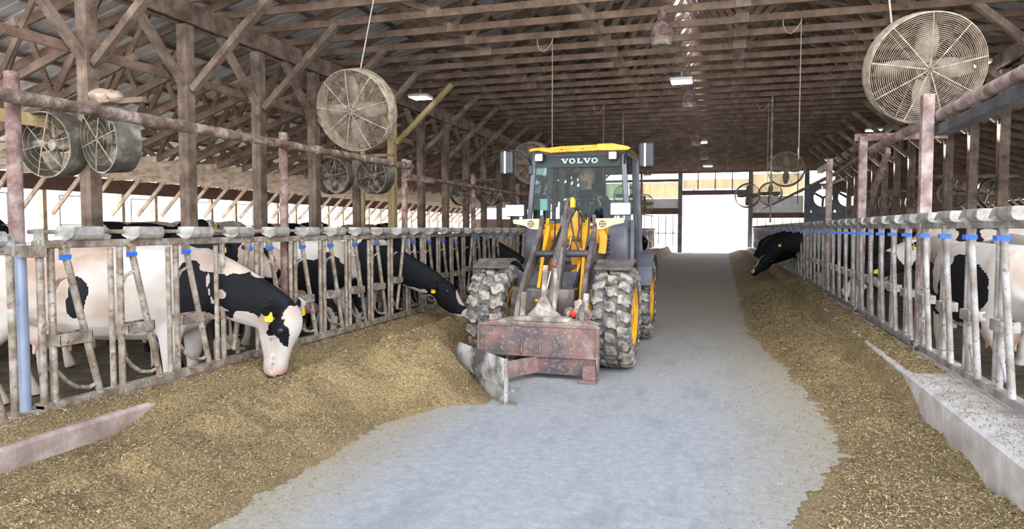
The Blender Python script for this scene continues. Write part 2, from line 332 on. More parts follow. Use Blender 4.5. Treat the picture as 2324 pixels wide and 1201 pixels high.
# purlins along the roof
def purlins(xs, zf, lab, grp):
    for x in xs:
        z = zf(x) + .045
        o = MB().bar((x, Y0, z), (x, YB, z), .085, .05, (0, 0, 1)).build('roof_purlin', 'truss'); tag(o, lab, 'roof purlin', grp)
frange = lambda a, b, s: [a + i * s for i in range(int((b - a) / s + 1e-6) + 1)]
purlins(frange(WL + .3, PL - .2, .72), zl, 'dark wooden purlin under the metal roof of the low left bay', 'purlins over the left cow bay')
purlins(frange(PL + .5, RX - .3, .78), zl, 'dark wooden purlin under the left slope of the high roof', 'purlins on the left slope above the lane')
purlins(frange(RX + .3, PR - .4, .78), zr, 'dark wooden purlin under the right slope of the high roof', 'purlins on the right slope above the lane')
purlins(frange(PR + .3, WR - .2, .8), zr, 'dark wooden purlin under the roof of the low right bay', 'purlins over the right cow bay')
# ------------------------------------------------------------------ trusses
TW = .042
def bars(lst, w=TW, h=.10):
    b = MB()
    for p, q in lst: b.bar((p[0], 0, p[1]), (q[0], 0, q[1]), w, h, (0, 0, 1) if abs(p[0]-q[0]) > .05 else (1, 0, 0))
    return b
def centre_truss():
    t = thing('roof_truss', 'dusty brown timber roof truss spanning the drive lane between the two girders', 'roof truss', (0, 0, 0), 0, 'roof trusses over the drive lane')
    bars([((PL - .12, ZC + .055), (PR + .12, ZC + .055))], .045, .11).build('bottom_chord', 'truss', t)
    for z, xa, xb in ((zl, PL - .1, RX), (zr, RX, PR + .1)):
        bars([((xa, z(xa) - .06), (xb, z(xb) - .06))], .045, .13).build('rafter', 'truss', t)
    bn = [-4.4, -2.1, .25, 2.6]; tn = [-5.95, -3.3, RX, 1.45, 3.85]
    zb = ZC + .1; T = lambda x: (x, (zl(x) if x <= RX else zr(x)) - .1)
    for i, x in enumerate(bn):
        for q in (tn[i], tn[i + 1]): bars([((x, zb), T(q))], .036, .09).build('web', 'truss', t)
        MB().box(x - .11, x + .11, -.025, .025, ZC + .005, ZC + .15).build('gusset_plate', 'timber', t)
    return t
def left_truss():
    t = thing('side_truss', 'dusty timber truss over the left cow bay with crossing webs', 'roof truss', (0, 0, 0), 0, 'side trusses over the left cow bay')
    T = lambda x: (x, zl(x) - .08)
    bars([((WL, zl(WL) - .06), (PL + .1, zl(PL + .1) - .06))], .045, .13).build('rafter', 'truss', t)
    bars([((WL, 2.70), (-10.6, 2.76))], .045, .11).build('bottom_chord', 'palelitwood', t)  # daylight on this outer chord is put into its colour
    bars([((-10.6, 2.76), (PL - .08, 3.75))], .045, .11).build('bottom_chord', 'truss', t)
    for p, q in (((-10.6, 2.76), T(-11.9)), ((-10.6, 2.76), T(-9.7)), ((-12.9, 2.73), T(-11.9)), ((-12.9, 2.73), T(-13.9)), ((-9.2, 3.26), T(-9.7)), ((-9.2, 3.26), T(-8.2))):
        bars([(p, q)], .036, .085).build('web', 'truss', t)
    bars([((WL + .1, 1.75), (-14.35, 2.68))], .04, .10).build('knee_brace', 'palelitwood', t)
    return t
def right_truss():
    t = thing('side_truss', 'dusty timber truss over the right cow bay with crossing webs', 'roof truss', (0, 0, 0), 0, 'side trusses over the right cow bay')
    T = lambda x: (x, zr(x) - .08)
    bars([((PR - .1, zr(PR - .1) - .06), (WR, zr(WR) - .06))], .045, .13).build('rafter', 'truss', t)
    bars([((8.2, 2.8), (WR, 2.74))], .045, .11).build('bottom_chord', 'truss', t)
    bars([((PR + .08, 3.75), (8.2, 2.8))], .045, .11).build('bottom_chord', 'truss', t)
    for p, q in (((8.2, 2.8), T(9.4)), ((8.2, 2.8), T(7.2)), ((10.5, 2.77), T(9.4)), ((10.5, 2.77), T(11.6)), ((6.8, 3.2), T(7.2)), ((6.8, 3.2), T(5.8))):
        bars([(p, q)], .036, .085).build('web', 'truss', t)
    bars([((11.75, 2.7), (WR - .1, 1.75))], .04, .10).build('knee_brace', 'palelitwood', t)
    return t
NT = 43; ys = [Y0 + .3 + i * .85 for i in range(NT)]
for mk, first in ((centre_truss, 0), (left_truss, 0), (right_truss, 5)):
    t0 = mk(); t0.location.y = ys[first]
    for y in ys[first + 1:]: copy_tree(t0).location.y = y
chordY = lambda y: ys[max(0, min(NT - 1, round((y - ys[0]) / .85)))]
# girders on the posts, girts along the rows
for x, side in ((PL, 'left'), (PR, 'right')):
    b = MB().box(x - .11, x - .06, Y0, YB - .1, ZC - .30, ZC - .005); b.box(x + .06, x + .11, Y0, YB - .1, ZC - .30, ZC - .005)
    g = thing('girder', 'long doubled timber girder carried by the %s row of posts' % side, 'beam', (x, Y0, ZC - .3))
    for s in (-.085, .085): MB().box(s - .025, s + .025, 0, YB - .1 - Y0, 0, .295).build('beam_board', 'timber', g)
    o = MB().box(x - .13, x - .09, Y0, YB - .1, 3.58, 3.70) if side == 'left' else MB().box(x + .09, x + .13, Y0, YB - .1, 3.58, 3.70)
    tag(o.build('timber_girt', 'truss'), 'thin timber girt nailed along the %s posts below the girder' % side, 'beam')
PY = [7.05 + 1.7 * k for k in range(21)]
def post(x, y, m, lab, grp, sgn):
    t = thing('timber_post', lab, 'post', (x, y, -.1), 0, grp)
    MB().box(-.085, -.002, -.085, .085, 0, 4.5).build('post_board', m, t); MB().box(.002, .085, -.085, .085, 0, 4.5).build('post_board', m, t)
    MB().bar((0, -.06, 3.62), (0, -.95, 4.52), .10, .10, (1, 0, 0)).build('knee_brace', m, t)
    MB().bar((sgn * .12, 0, 3.55), (sgn * 1.55, 0, 4.86), .10, .11, (0, 1, 0)).build('knee_brace', m, t)
    return t
pl0 = None
for k, y in enumerate(PY):
    m = 'newwood' if k == 5 else 'timber'
    lab = 'rough timber post with two knee braces, %s of the row behind the left headlocks' % ORD[k]
    if k == 5: lab = 'fresh yellow timber post with yellow knee braces among the brown left posts'
    if k in (0, 5): t = post(PL, y, m, lab, 'posts behind the left headlocks', 1)
    else: t = copy_tree(pl0); t.location.y = y; t['label'] = lab
    if k == 0: pl0 = t
pr0 = None
for k, y in enumerate(PY[2:16]):
    lab = 'rough timber post with knee braces, %s of the row behind the right headlocks' % ORD[k]
    if pr0 is None: t = pr0 = post(PR, y, 'timber', lab, 'posts behind the right headlocks', -1)
    else: t = copy_tree(pr0); t.location.y = y; t['label'] = lab
tag(MB().box(PL + .10, PL + .17, 13.8, 13.88, -.1, 4.55).build('timber_strut', 'newwood'), 'thin bright yellow timber strut standing beside a brown left post', 'post')
# ------------------------------------------------------------------ walls
def studwall(x, s, y0, name, side):
    b = MB().box(x - .06, x + .06, y0, YB, -.1, 1.0); struct(name, b, 'brownwall')
    b = MB().box(x - .06, x + .06, y0, YB, 2.32, 2.69); struct('trim_3' if s < 0 else 'trim_4', b, 'brownwall')
    y = y0; k = 0; st0 = None
    while y < YB - .3:
        if st0 is None:
            st0 = st = tag(MB().box(x - .07, x + .07, y - .05, y + .05, 1.0, 2.32).build('wall_stud', 'palelitwood'), 'timber stud in a lit pale tone across the open upper half of the %s wall' % side, 'wall stud', 'studs along the open %s wall' % side)
        else:
            st = st0.copy(); COL.objects.link(st); st.location.y = y
        y += 1.14
studwall(WL, -1, 6.0, 'wall_left', 'left'); studwall(WR, 1, 6.0, 'wall_right', 'right')
# frames of the raised curtain windows in the left wall opening
k = 0; y = 9.5
wf0 = None
while y < 40:
    if wf0 is None:
        b = MB()
        for (a, c) in (((y, 1.5), (y, 2.25)), ((y + .9, 1.5), (y + .9, 2.25)), ((y, 1.5), (y + .9, 1.5)), ((y, 2.25), (y + .9, 2.25))):
            b.bar((WL - .9, a[0], a[1]), (WL - .9, c[0], c[1]), .03, .03, (1, 0, 0))
        b.bar((WL - .9, y, 1.5), (WL - .9, y, -.12), .05, .05, (1, 0, 0)); b.bar((WL - .9, y + .9, 1.5), (WL - .9, y + .9, -.12), .05, .05, (1, 0, 0))
        wf0 = o = tag(b.build('curtain_frame', 'greywall'), 'thin grey frame standing outside the open left wall', 'frame', 'grey frames outside the left wall')
    else:
        o = wf0.copy(); COL.objects.link(o); o.location.y += y - 9.5
    y += 2.28
# back wall, seen far down the lane
b = MB().box(WL, -6.9, YB, YB + .12, -.1, 2.0); b.box(WL, WR, YB, YB + .10, 4.62, 4.95); b.box(-6.9, -2.35, YB, YB + .1, 4.15, 4.3)
b.box(-2.35, 1.5, YB, YB + .1, 3.35, 3.62); b.box(-6.9, -2.35, YB, YB + .1, 2.25, 2.6); b.box(1.5, 4.4, YB, YB + .1, 2.0, 2.3); b.box(7.9, WR, YB, YB + .1, -.1, 4.62)
struct('wall_back', b, 'brownwall')
b = MB(); hs = [(5.3, 3.1, .52), (6.55, 3.1, .52)]
# grey wall with two round fan openings
def ringwall(b, x0, x1, z0, z1, cx, cz, r, y, t=.1, n=32):
    o, i_ = [], []
    for j in range(n):
        g = 2 * pi * j / n; c, d = cos(g), sin(g); k = min((x1 - cx if c > 0 else cx - x0) / max(abs(c), 1e-6), (z1 - cz if d > 0 else cz - z0) / max(abs(d), 1e-6))
        o.append((cx + c * k, cz + d * k)); i_.append((cx + c * r, cz + d * r))
    for j in range(n):
        q = [o[j], o[(j + 1) % n], i_[(j + 1) % n], i_[j]]; b.prism(q, y, y + t)
for cx, cz, rr in hs: ringwall(b, cx - .625, cx + .625, 2.3, 3.9, cx, cz, rr, YB)
b.box(4.4, 4.68, YB, YB + .1, 2.3, 3.9); b.box(7.17, 7.9, YB, YB + .1, 2.3, 4.62); b.box(4.4, 7.9, YB, YB + .1, -.1, 2.3); b.box(5.9, 7.17, YB, YB + .1, 3.9, 4.62); b.box(4.4, 4.6, YB, YB + .1, 3.9, 4.62)
struct('wall_back', b, 'greywall')
b = MB()
for x0, x1, z0, z1 in ((-6.9, -4.7, 3.2, 4.1), (-4.6, -2.5, 3.2, 4.1), (-2.25, 1.4, 3.72, 4.25), (1.6, 4.3, 3.3, 4.5)): b.box(x0, x1, YB + .04, YB + .07, z0, z1)
struct('window_1', b, 'tan')
b = MB()
for x0, x1, z0, z1 in ((-6.9, -2.5, 2.6, 3.15), (1.6, 4.3, 2.3, 3.25)): b.box(x0, x1, YB + .04, YB + .07, z0, z1)
struct('window_2', b, 'white')
b = MB()
for x in (-2.4, 1.5, -6.9): b.box(x - .12, x + .12, YB - .1, YB + .12, -.05, 4.62)
for x in (-4.65, 4.4): b.box(x - .06, x + .06, YB - .1, YB + .1, -.05, 4.62)
for x in (-1.4, -.45, .5): b.box(x - .03, x + .03, YB - .05, YB, 3.35, 4.62)
b.bar((-2.3, YB, 3.35), (-1.5, YB, 3.7), .05, .05); b.bar((1.4, YB, 3.35), (.6, YB, 3.7), .05, .05)
struct('door_1', b, 'bodygrey')
b = MB()
for x in frange(-6.6, -2.6, .42): b.box(x - .03, x + .03, YB + .3, YB + .35, -.1, 2.25)
b.box(-6.7, -2.6, YB + .3, YB + .35, 1.1, 1.16)
tag(b.build('picket_fence', 'white'), 'white picket fence outside left of the far doorway', 'fence')
b = MB()
for x in frange(1.9, 4.2, .45): b.box(x - .03, x + .03, YB + .3, YB + .35, -.1, 2.0)
b.box(1.8, 4.3, YB + .3, YB + .35, 1.1, 1.16)
tag(b.build('picket_fence', 'white'), 'white picket fence outside right of the far doorway', 'fence')
# building across the yard
t = thing('shed', 'pale red shed with white posts across the yard beyond the far doorway', 'building', (-.5, 66, -.1))
MB().box(-12, 12, 0, .3, 2.3, 4.2).build('siding', 'redroof', t); MB().prism([(-1.5, 4.2), (6, 6.4), (6, 6.5), (-1.5, 4.35)], -12.5, 12.5, 'x').build('roof', 'white', t)
for x in frange(-11.5, 11.5, 1.9):
    MB().box(x - .08, x + .08, .0, .2, 0, 2.3).build('post', 'white', t)
MB().box(-12, 12, 5.8, 6, 0, 4.2).build('rear_wall', 'white', t)
# exhaust fans in the round openings
for i, (cx, cz, rr) in enumerate(hs):
    t = thing('exhaust_fan', ('round exhaust fan in the far grey wall, nearer the doorway', 'round exhaust fan in the far grey wall, farther from the doorway')[i], 'fan', (cx, YB - .02, cz), 0, 'exhaust fans in the far wall')
    MB().lathe([(rr, -.1), (rr, .2), (rr - .03, .2), (rr - .03, -.1)], n=32, closed=True).build('fan_ring', 'galv', t, smooth=True)
    b = MB().lathe([(.001, -.05), (.08, -.05), (.08, .05), (.001, .05)], n=16)
    b.build('hub', 'black', t)
    for q in range(3):
        g = 2 * pi * q / 3 + .5; d = V((cos(g), 0, sin(g))); MB().bar(d * .05, d * (rr - .04), .12, .012, (0, 1, .4)).build('blade', 'black', t)
# ------------------------------------------------------------------ headlocks (self-locking feed barriers)
def lock_parts(t, y, z0, z1, sg, per, m, swap=False):
    """one head place inside a panel: y = its upright; sg = direction in which the slanting bar leans"""
    h = z1 - z0; c = 'galv' if m == 'galv' else 'galv2'
    MB().tube([(0, y, z0 + .03), (0, y, z1)], .022, 10).build('upright', m, t, smooth=True)
    MB().tube([(.0, y - sg * .075, z0 + .03), (.0, y - sg * .075, z1 - .01)], .019, 10).build('upright', m, t, smooth=True)
    a = V((.03, y + sg * (.30 if swap else .06), z1 + .02)); d = V((.03, y + sg * (.08 if swap else .30), z0 + (.12 if swap else .05)))
    MB().tube([a, a.lerp(d, .25), d], .022, 10).build('locking_bar', m, t, smooth=True)
    q = a.lerp(d, .60); b = MB()
    b.bar((.062, y - .015, q.z), (.062, q.y + .02, q.z), .012, .075, (0, 0, 1)); b.bar((-.032, y - .015, q.z), (-.032, q.y + .02, q.z), .012, .075)
    for yy in (y - .01, q.y + .015): b.box(-.038, .068, yy - .008, yy + .008, q.z - .035, q.z + .035)
    b.build('pivot_plate', m, t, bevel=.004)
    MB().tube([(0, y + sg * .02, z0 + h * .24), (.0, y + sg * .08, z0 + h * .17), (.01, y + sg * .14, z0 + h * .12), (.02, y + sg * .22, z0 + h * .10), (.03, d.y, z0 + h * .12)], .014, 8).build('lower_loop', m, t, smooth=True)
    MB().tube([(0, y, z1 - h * .28), (.0, y + sg * .05, z1 - h * .20), (.03, y + sg * .09, z1 - h * .17)], .011, 8).build('stop_rod', m, t, smooth=True)
    g = a.lerp(d, .035)
    cl = MB(); cl.box(.008, .054, g.y - .022, g.y + .022, g.z - .06, g.z + .02); cl.build('latch_collar', c, t, bevel=.004)
    wc = .0 if m == 'galv' else .014
    MB().box(.014 - wc, .060 + wc, g.y - .024 - wc, g.y + .024 + wc, g.z - .052 - wc * .5, g.z - .026).build('blue_clip', 'bluepl', t)
    # folded sheet latch housing riding on the top rail
    hb = MB(); yy = y + sg * .21; L = .115; x0, x1 = -.035, .075; zt = z1 + .135
    pr = [(x0, zt - .02), (x0, zt), (x1 - .012, zt), (x1, zt - .012), (x1 + .004, zt - .055), (x1 - .008, zt - .078), (x1 - .03, zt - .088), (x0 + .03, zt - .088)]
    hb.prism([(p, q) for p, q in pr], yy - L, yy + L, 'y')
    hb.build('latch_housing', 'housing', t, bevel=.006)
    fl = MB(); e = yy - sg * L
    fl.add([(x0 - .02, e, zt + .0), (x1 + .02, e, zt + .0), (x1 + .035, e - sg * .045, zt - .07), (x1 - .03, e - sg * .035, zt - .10), (x0 - .02, e - sg * .02, zt - .06),
            (x0 - .02, e + sg * .008, zt + .0), (x1 + .02, e + sg * .008, zt + .0), (x1 + .035, e - sg * .037, zt - .07), (x1 - .03, e - sg * .027, zt - .10), (x0 - .02, e - sg * .012, zt - .06)],
           [(0, 1, 2, 3, 4), (9, 8, 7, 6, 5), (0, 5, 6, 1), (1, 6, 7, 2), (2, 7, 8, 3), (3, 8, 9, 4), (4, 9, 5, 0)])
    fl.build('latch_flap', 'housing' if m == 'galv' else 'galv2', t)
def panel(x, ya, yb, z0, z1, nl, sg, m, lab, grp, face, skip=(), swap=()):
    t = thing('headlock_panel', lab, 'feed barrier', (x, ya, z0), 0 if face > 0 else pi, grp)
    L = yb - ya; D = L if face > 0 else -L; s = 1 if face > 0 else -1
    h = z1 - z0
    MB().box(-.035, .035, min(0, D), max(0, D), 0, .055).build('bottom_rail', m, t, bevel=.004)
    rt = MB(); rt.box(-.03, .03, min(0, D), max(0, D), h, h + .05); rt.build('top_rail', 'galv' if m == 'galv' else 'galv2', t, bevel=.006)
    MB().tube([(-.045, 0, h + .10), (-.045, D, h + .10)], .014, 8).build('control_rod', m, t, smooth=True)
    for yy in (0.03 * s, D - .03 * s):
        MB().tube([(0, yy, .0), (0, yy, h + .02)], .021, 10).build('end_post', m, t, smooth=True)
        MB().box(-.05, .05, yy - .03, yy + .03, -.01, .065).build('base_plate', m, t, bevel=.004)
        MB().box(-.04, .035, yy - .008, yy + .008, h - .01, h + .12).build('end_bracket', 'housing', t, bevel=.003)
    per = L / nl
    for i in range(nl):
        if i in skip: continue
        lock_parts(t, s * (per * i + (.10 if sg > 0 else per - .06)), 0, h, sg * s, per, m, i in swap)
    return t
# left fence: eleven-place panels from the corner post; the lane side is +x
lz0, lz1 = .285, 1.28
pp = 5.61
P0 = panel(XL, 3.19, 3.19 + pp, lz0, lz1, 11, 1, 'galv', 'brown-stained headlock panel around the large white cow with its head in the feed', 'headlock panels left of the lane', 1, swap=(3, 9))
labs = ['brown-stained headlock panel of the left fence just behind the loader tyre', 'brown-stained headlock panel of the left fence hidden mostly behind the loader',
        'third headlock panel beyond the loader on the left fence', 'fourth headlock panel beyond the loader on the left fence', 'fifth headlock panel beyond the loader on the left fence', 'farthest headlock panel of the left fence by the doorway']
for i in range(6):
    c = copy_tree(P0); c.location.y += pp * (i + 1); c['label'] = labs[i]
panel(XL, -.05, 3.065, lz0 - .03, lz1 - .03, 6, 1, 'galv', 'headlock panel cut by the left edge of the photo, its end by the blue-grey post', 'headlock panels left of the lane', 1)
rz0, rz1 = .33, 1.40
pq = 2.95
rl = ['pale headlock panel cut by the right edge of the photo', 'pale headlock panel left of the foremost tall square post on the right']
Q0 = panel(XR, 4.05, 4.05 + pq, rz0, rz1, 5, 1, 'galv2', 'pale headlock panel cut by the right edge of the photo, right of the tall square post', 'headlock panels right of the lane', -1) if False else None
def rpanel(ya, lab):
    t = thing('headlock_panel', lab, 'feed barrier', (XR, ya, rz0), 0, 'headlock panels right of the lane')
    h = rz1 - rz0; D = pq; m = 'galv2'
    MB().box(-.035, .035, 0, D, 0, .055).build('bottom_rail', m, t, bevel=.004)
    MB().box(-.03, .03, 0, D, h, h + .05).build('top_rail', m, t, bevel=.006)
    MB().tube([(.045, 0, h + .10), (.045, D, h + .10)], .014, 8).build('control_rod', m, t, smooth=True)
    for yy in (.03, D - .03):
        MB().box(-.028, .028, yy - .028, yy + .028, 0, h + .02).build('end_post', m, t, bevel=.004)
        MB().box(-.07, .06, yy - .05, yy + .05, -.01, .065).build('base_plate', m, t, bevel=.004)
        MB().box(-.045, .045, yy - .02, yy + .02, h - .03, h + .13).build('end_bracket', 'housing', t, bevel=.004)
    kids = set(t.children)
    for i in range(5): lock_parts(t, D / 5 * i + .50, 0, h, -1, D / 5, m)
    for o in t.children:                       # latches face the lane (-x)
        if o not in kids:
            for v in o.data.vertices: v.co.x = -v.co.x
            o.data.flip_normals()
    return t
RP = ['pale headlock panel cut by the right edge of the photo', 'pale headlock panel with five blue clips just beyond the foremost tall square post']
Q = rpanel(4.05, RP[0])
for i in range(1, 13):
    c = copy_tree(Q); c.location.y += pq * i
    c['label'] = RP[1] if i == 1 else 'pale headlock panel of the right fence, %s from the right edge' % ['', '', 'third', 'fourth', 'fifth', 'sixth', 'seventh', 'eighth', 'ninth', 'tenth', 'eleventh', 'twelfth', 'thirteenth and last'][i]
c = copy_tree(Q); c.location.y -= pq; c['label'] = 'pale headlock panel just outside the right edge, nearest the camera'
# ------------------------------------------------------------------ steel posts and the pipe rails above the fences
t = thing('pipe_post', 'thick blue-grey pipe post with rusty reddish top at the left edge of the photo', 'post', (XL - .07, 3.14, .25), 0, 'rusty pipe posts of the left fence')
MB().tube([(0, 0, 0), (0, 0, 1.06)], .043, 16).build('lower_pipe', 'bluesteel', t, smooth=True)
MB().tube([(0, 0, 1.06), (0, 0, 2.06)], .040, 16).build('upper_pipe', 'rust', t, smooth=True)
MB().box(-.02, .13, -.03, .08, .98, 1.05).build('clamp', 'galv', t, bevel=.004); MB().box(-.06, .12, -.09, .09, 0, .07).build('base_shoe', 'galv', t, bevel=.004)
tp0 = None
pn = ['behind the large white cow', 'left of the head of the black cow', 'beside the loader cab', 'beyond the loader, nearer', 'beyond the loader', 'far beyond the loader', 'near the far doorway']
for i, lab in enumerate(pn):
    lab = 'rusty reddish pipe post on the left fence ' + lab
    if tp0 is None:
        tp0 = t = thing('pipe_post', lab, 'post', (XL - .07, 3.14 + 2.64, .25), 0, 'rusty pipe posts of the left fence')
        MB().tube([(0, 0, 0), (0, 0, 2.05)], .04, 14).build('pipe', 'rust', t, smooth=True); MB().box(-.06, .12, -.07, .07, 0, .05).build('base_shoe', 'galv', t)
    else:
        t = copy_tree(tp0); t.location.y += 2.64 * i; t['label'] = lab
def lumpy(x, ya, yb, za, zb, r, m, name, n=60):
    rg = []
    for i in range(n + 1):
        u = i / n; y = ya + (yb - ya) * u; k = 1 + .35 * noise.noise(V((y * 6, 3.3, 0)))
        rg.append(((x, y, za + (zb - za) * u + .006 * noise.noise(V((y * 9, 0, 7)))), r * k, r * k))
    return MB().loft(rg, 10, (1, 0, 0)).build(name, m, smooth=True)
tag(lumpy(XL + .015, .5, 8.45, 2.13, 2.20, .042, 'dirtpipe', 'pipe_rail', 200), 'rusty dirt-caked pipe rail above the left headlocks, passing under the big fan', 'rail')
tag(lumpy(XL, 8.3, 42, 2.08, 2.12, .028, 'dirtpipe', 'pipe_rail', 100), 'thinner rusty pipe rail continuing above the left headlocks behind the loader', 'rail')
tag(MB().box(-7.52, -7.48, 3.2, 7.0, 2.56, 2.70).build('plank', 'newwood'), 'yellowish wooden plank behind the rusty pipe rail at the left edge', 'plank')
b = MB().box(XL - .04, XL + .04, 8.35, 8.41, 2.02, 2.28); b.bar((XL, 8.38, 2.05), (XL, 9.2, 2.06), .05, .06); tag(b.build('rail_bracket', 'rust'), 'rusty bracket where the two left pipe rails meet', 'bracket')
sp0 = None
sn = ['tall pinkish weathered square post on the right fence in front of the big fan', 'weathered square post on the right fence carrying a short crossbar', 'weathered square post on the right fence, third from the right edge'] + ['weathered square post far down the right fence, %s of the far ones' % q for q in ORD[:8]]
for i in range(3):
    if sp0 is None:
        sp0 = t = thing('square_post', sn[0], 'post', (XR, 7.0, rz0 - .03), 0, 'square posts of the right fence')
        MB().bar((0, 0, 0), (0, 0, 2.27), .095, .095, (0, 1, 0)).build('tube', 'rustpale', t, bevel=.008); MB().box(-.08, .08, -.08, .08, 0, .06).build('base_shoe', 'galv2', t)
    else:
        t = copy_tree(sp0); t.location.y += pq * i; t['label'] = sn[i]
t = thing('rail_beam', 'pinkish rusty pipe rail with a dark steel channel above the right headlocks', 'rail', (XR + .10, .8, 2.2), 0)
b = MB().tube([(0, 0, .16), (0, 9.2, .20)], .05, 14); b.build('pipe', 'rustpale', t, smooth=True)
MB().box(-.02, .10, 0, 6.3, .02, .11).build('channel', 'grey', t, bevel=.006)
MB().tube([(0, 9.2, .20), (0, 12.1, .12), (0, 40, .12)], .035, 10).build('pipe', 'rust', t, smooth=True)
MB().bar((0.02, 9.1, -.35), (.02, 8.3, .1), .05, .08).build('brace', 'rust', t)
tag(MB().bar((XR - .1, 9.97, 2.56), (XR + .95, 9.97, 2.56), .07, .09).build('crossbar', 'rust'), 'short rusty crossbar on top of a square post on the right fence', 'bar')
# ------------------------------------------------------------------ fans
def fan_blades(t, R, m, nb=3, y=0):
    for q in range(nb):
        b = MB(); g0 = 2 * pi * q / nb; k = 7; vs = []
        for i in range(k + 1):
            u = i / k; rr = .08 + (R - .12) * u; wd = R * (.22 + .22 * sin(pi * min(1, u * .9 + .1)))
            for s in (-.5, .5):
                a = g0 + s * wd / rr * .9 if rr > .18 * R else g0 + s * 1.2
                vs.append((rr * cos(a), y + s * wd * .35, rr * sin(a)))
        fs = [(2*i, 2*i+1, 2*i+3, 2*i+2) for i in range(k)]
        b.add(vs, fs); o = b.build('blade', m, t, smooth=True)
        md = o.modifiers.new('s', 'SOLIDIFY'); md.thickness = .006
def guard(R, y, dome, rings, spokes, wire=.0022):
    b = MB()
    for i in range(rings):
        u = (i + 1) / rings; r = R * (.12 + .88 * u); yy = y - dome * (1 - u * u)
        b.lathe([(r - wire, yy), (r, yy - wire), (r + wire, yy), (r, yy + wire)], n=48, closed=True)
    for q in range(spokes):
        a = 2 * pi * q / spokes + .2
        pts = [(R * u * cos(a), y - dome * (1 - u * u) - .004, R * u * sin(a)) for u in (.03, .3, .6, .85, 1)]
        b.tube(pts, .006, 5)
    return b
def aim(o, d):        # local -y points along d
    d = V(d).normalized(); yv = -d; xv = yv.cross(V((0, 0, 1))).normalized(); zv = xv.cross(yv)
    o.matrix_world = Matrix.Translation(o.location) @ Matrix((xv, yv, zv)).transposed().to_4x4()
    return o
def basket_fan(lab, loc, d, R=.50):
    t = thing('basket_fan', lab, 'fan', loc, 0, 'big round basket fans hung along the lane')
    b = MB().lathe([(R, -.02), (R + .012, 0), (R + .012, .20), (R, .22), (R - .008, .2), (R - .008, 0)], n=56, closed=True); b.build('hoop', 'fanwire', t, smooth=True)
    guard(R, -.02, .05, 26, 9).build('front_guard', 'fanwire', t, smooth=True)
    guard(R, .22, -.03, 12, 9).build('rear_guard', 'fanwire', t, smooth=True)
    MB().lathe([(.001, .02), (.085, .02), (.10, .06), (.10, .24), (.06, .30), (.001, .30)], n=20).build('motor', 'fandark', t, smooth=True)
    MB().lathe([(.001, -.05), (.05, -.045), (.06, .0), (.001, .0)], n=16).build('hub', 'fandark', t, smooth=True)
    fan_blades(t, R - .03, 'fandark', 4, .09)
    b = MB()
    for z in (-.05, .05): b.bar((-R, .2, z), (R, .2, z), .03, .02)
    b.build('motor_bracket', 'fandark', t)
    return aim(t, d)
bf = [('big dusty basket fan hanging over the left fence', (-4.46, 7.98, 2.87), (-.02, -1, -.30)), ('big pale basket fan hanging over the right fence behind the tall square post', (1.80, 7.46, 2.88), (.10, -1, -.28)),
      ('basket fan partly hidden by the left mirror of the loader', (-4.42, 16.4, 2.95), (-.1, -1, -.3)), ('dark basket fan seen high at the far end of the right fence', (1.75, 22, 3.1), (.0, -1, -.3)),
      ('basket fan far down the left fence beside the doorway', (-4.4, 33, 2.9), (0, -1, -.3)), ('second far basket fan of the left fence beside the doorway', (-4.0, 38, 2.7), (0, -1, -.3)), ('lower dark basket fan far down the right fence', (1.0, 31, 2.75), (.2, -1, -.3)), ('dark basket fan far down the right fence, rightmost of the lower pair', (2.0, 33, 2.9), (.2, -1, -.3))]
f0 = basket_fan(*bf[0])
for lab, loc, d in bf[1:]:
    c = copy_tree(f0); c['label'] = lab; c.rotation_euler = (0, 0, 0); c.location = loc; aim(c, d)
def drum_fan(lab, loc, d, R=.36):
    t = thing('drum_fan', lab, 'fan', loc, 0, 'steel drum fans in the left cow bay')
    MB().lathe([(R, -.14), (R + .012, -.14), (R + .012, .14), (R, .14)], n=48, closed=True).build('drum', 'drum', t, smooth=True)
    guard(R, .14, -.01, 10, 6, .002).build('rear_guard', 'fanwire', t, smooth=True)
    guard(R, -.14, .01, 4, 6, .002).build('front_guard', 'fanwire', t, smooth=True)
    MB().lathe([(.001, -.03), (.06, -.03), (.08, .02), (.08, .13), (.001, .13)], n=16).build('motor', 'drum', t, smooth=True)
    fan_blades(t, R - .02, 'drum', 4, .0)
    return aim(t, d)
df = [((-7.36, 6.30, 2.36), (.05, -1, -.1), 'steel drum fan at the upper left, beside the blue-grey post', 1), ((-6.60, 6.36, 2.40), (-.28, -1, -.1), 'steel drum fan with a pale bright rim, right of its neighbour at the upper left', 1)]
for k, y in enumerate((12.5, 19.7, 27.0)):
    z = ['behind the big left fan', 'left of the loader cab', 'far behind the loader'][k]
    df += [((-7.42, y, 2.45), (.05, -1, -.1), 'dusty drum fan under the left girder %s, left one' % z, 1), ((-6.62, y + .2, 2.45), (-.2, -1, -.1), 'dusty drum fan under the left girder %s, right one' % z, 1)]
for k, y in enumerate((14.2, 21.5, 29)):
    z = ['nearest', 'in the middle', 'farthest'][k]
    df += [((5.9, y, 2.35), (-.1, -1, -.1), 'dark drum fan in the right cow bay %s, left of its pair' % z, 0), ((6.8, y, 2.35), (.1, -1, -.1), 'dark drum fan in the right cow bay %s, right of its pair' % z, 0)]
d0 = drum_fan(df[0][2], df[0][0], df[0][1])
for loc, d, lab, left in df[1:]:
    c = copy_tree(d0); c['label'] = lab; c.rotation_euler = (0, 0, 0); c.location = loc; aim(c, d)
    if not left: c['group'] = 'drum fans in the right cow bay'
fh = ['foremost', 'second', 'third', 'fourth']
for k, y in enumerate((6.45, 12.65, 19.85, 27.15)):
    tag(MB().bar((PL - .1, y, 2.84), (-6.2, y, 2.84), .05, .06).build('fan_beam', 'timber'), 'timber arm over the %s pair of drum fans on the left' % fh[k], 'beam', 'timber arms above the left drum fans')
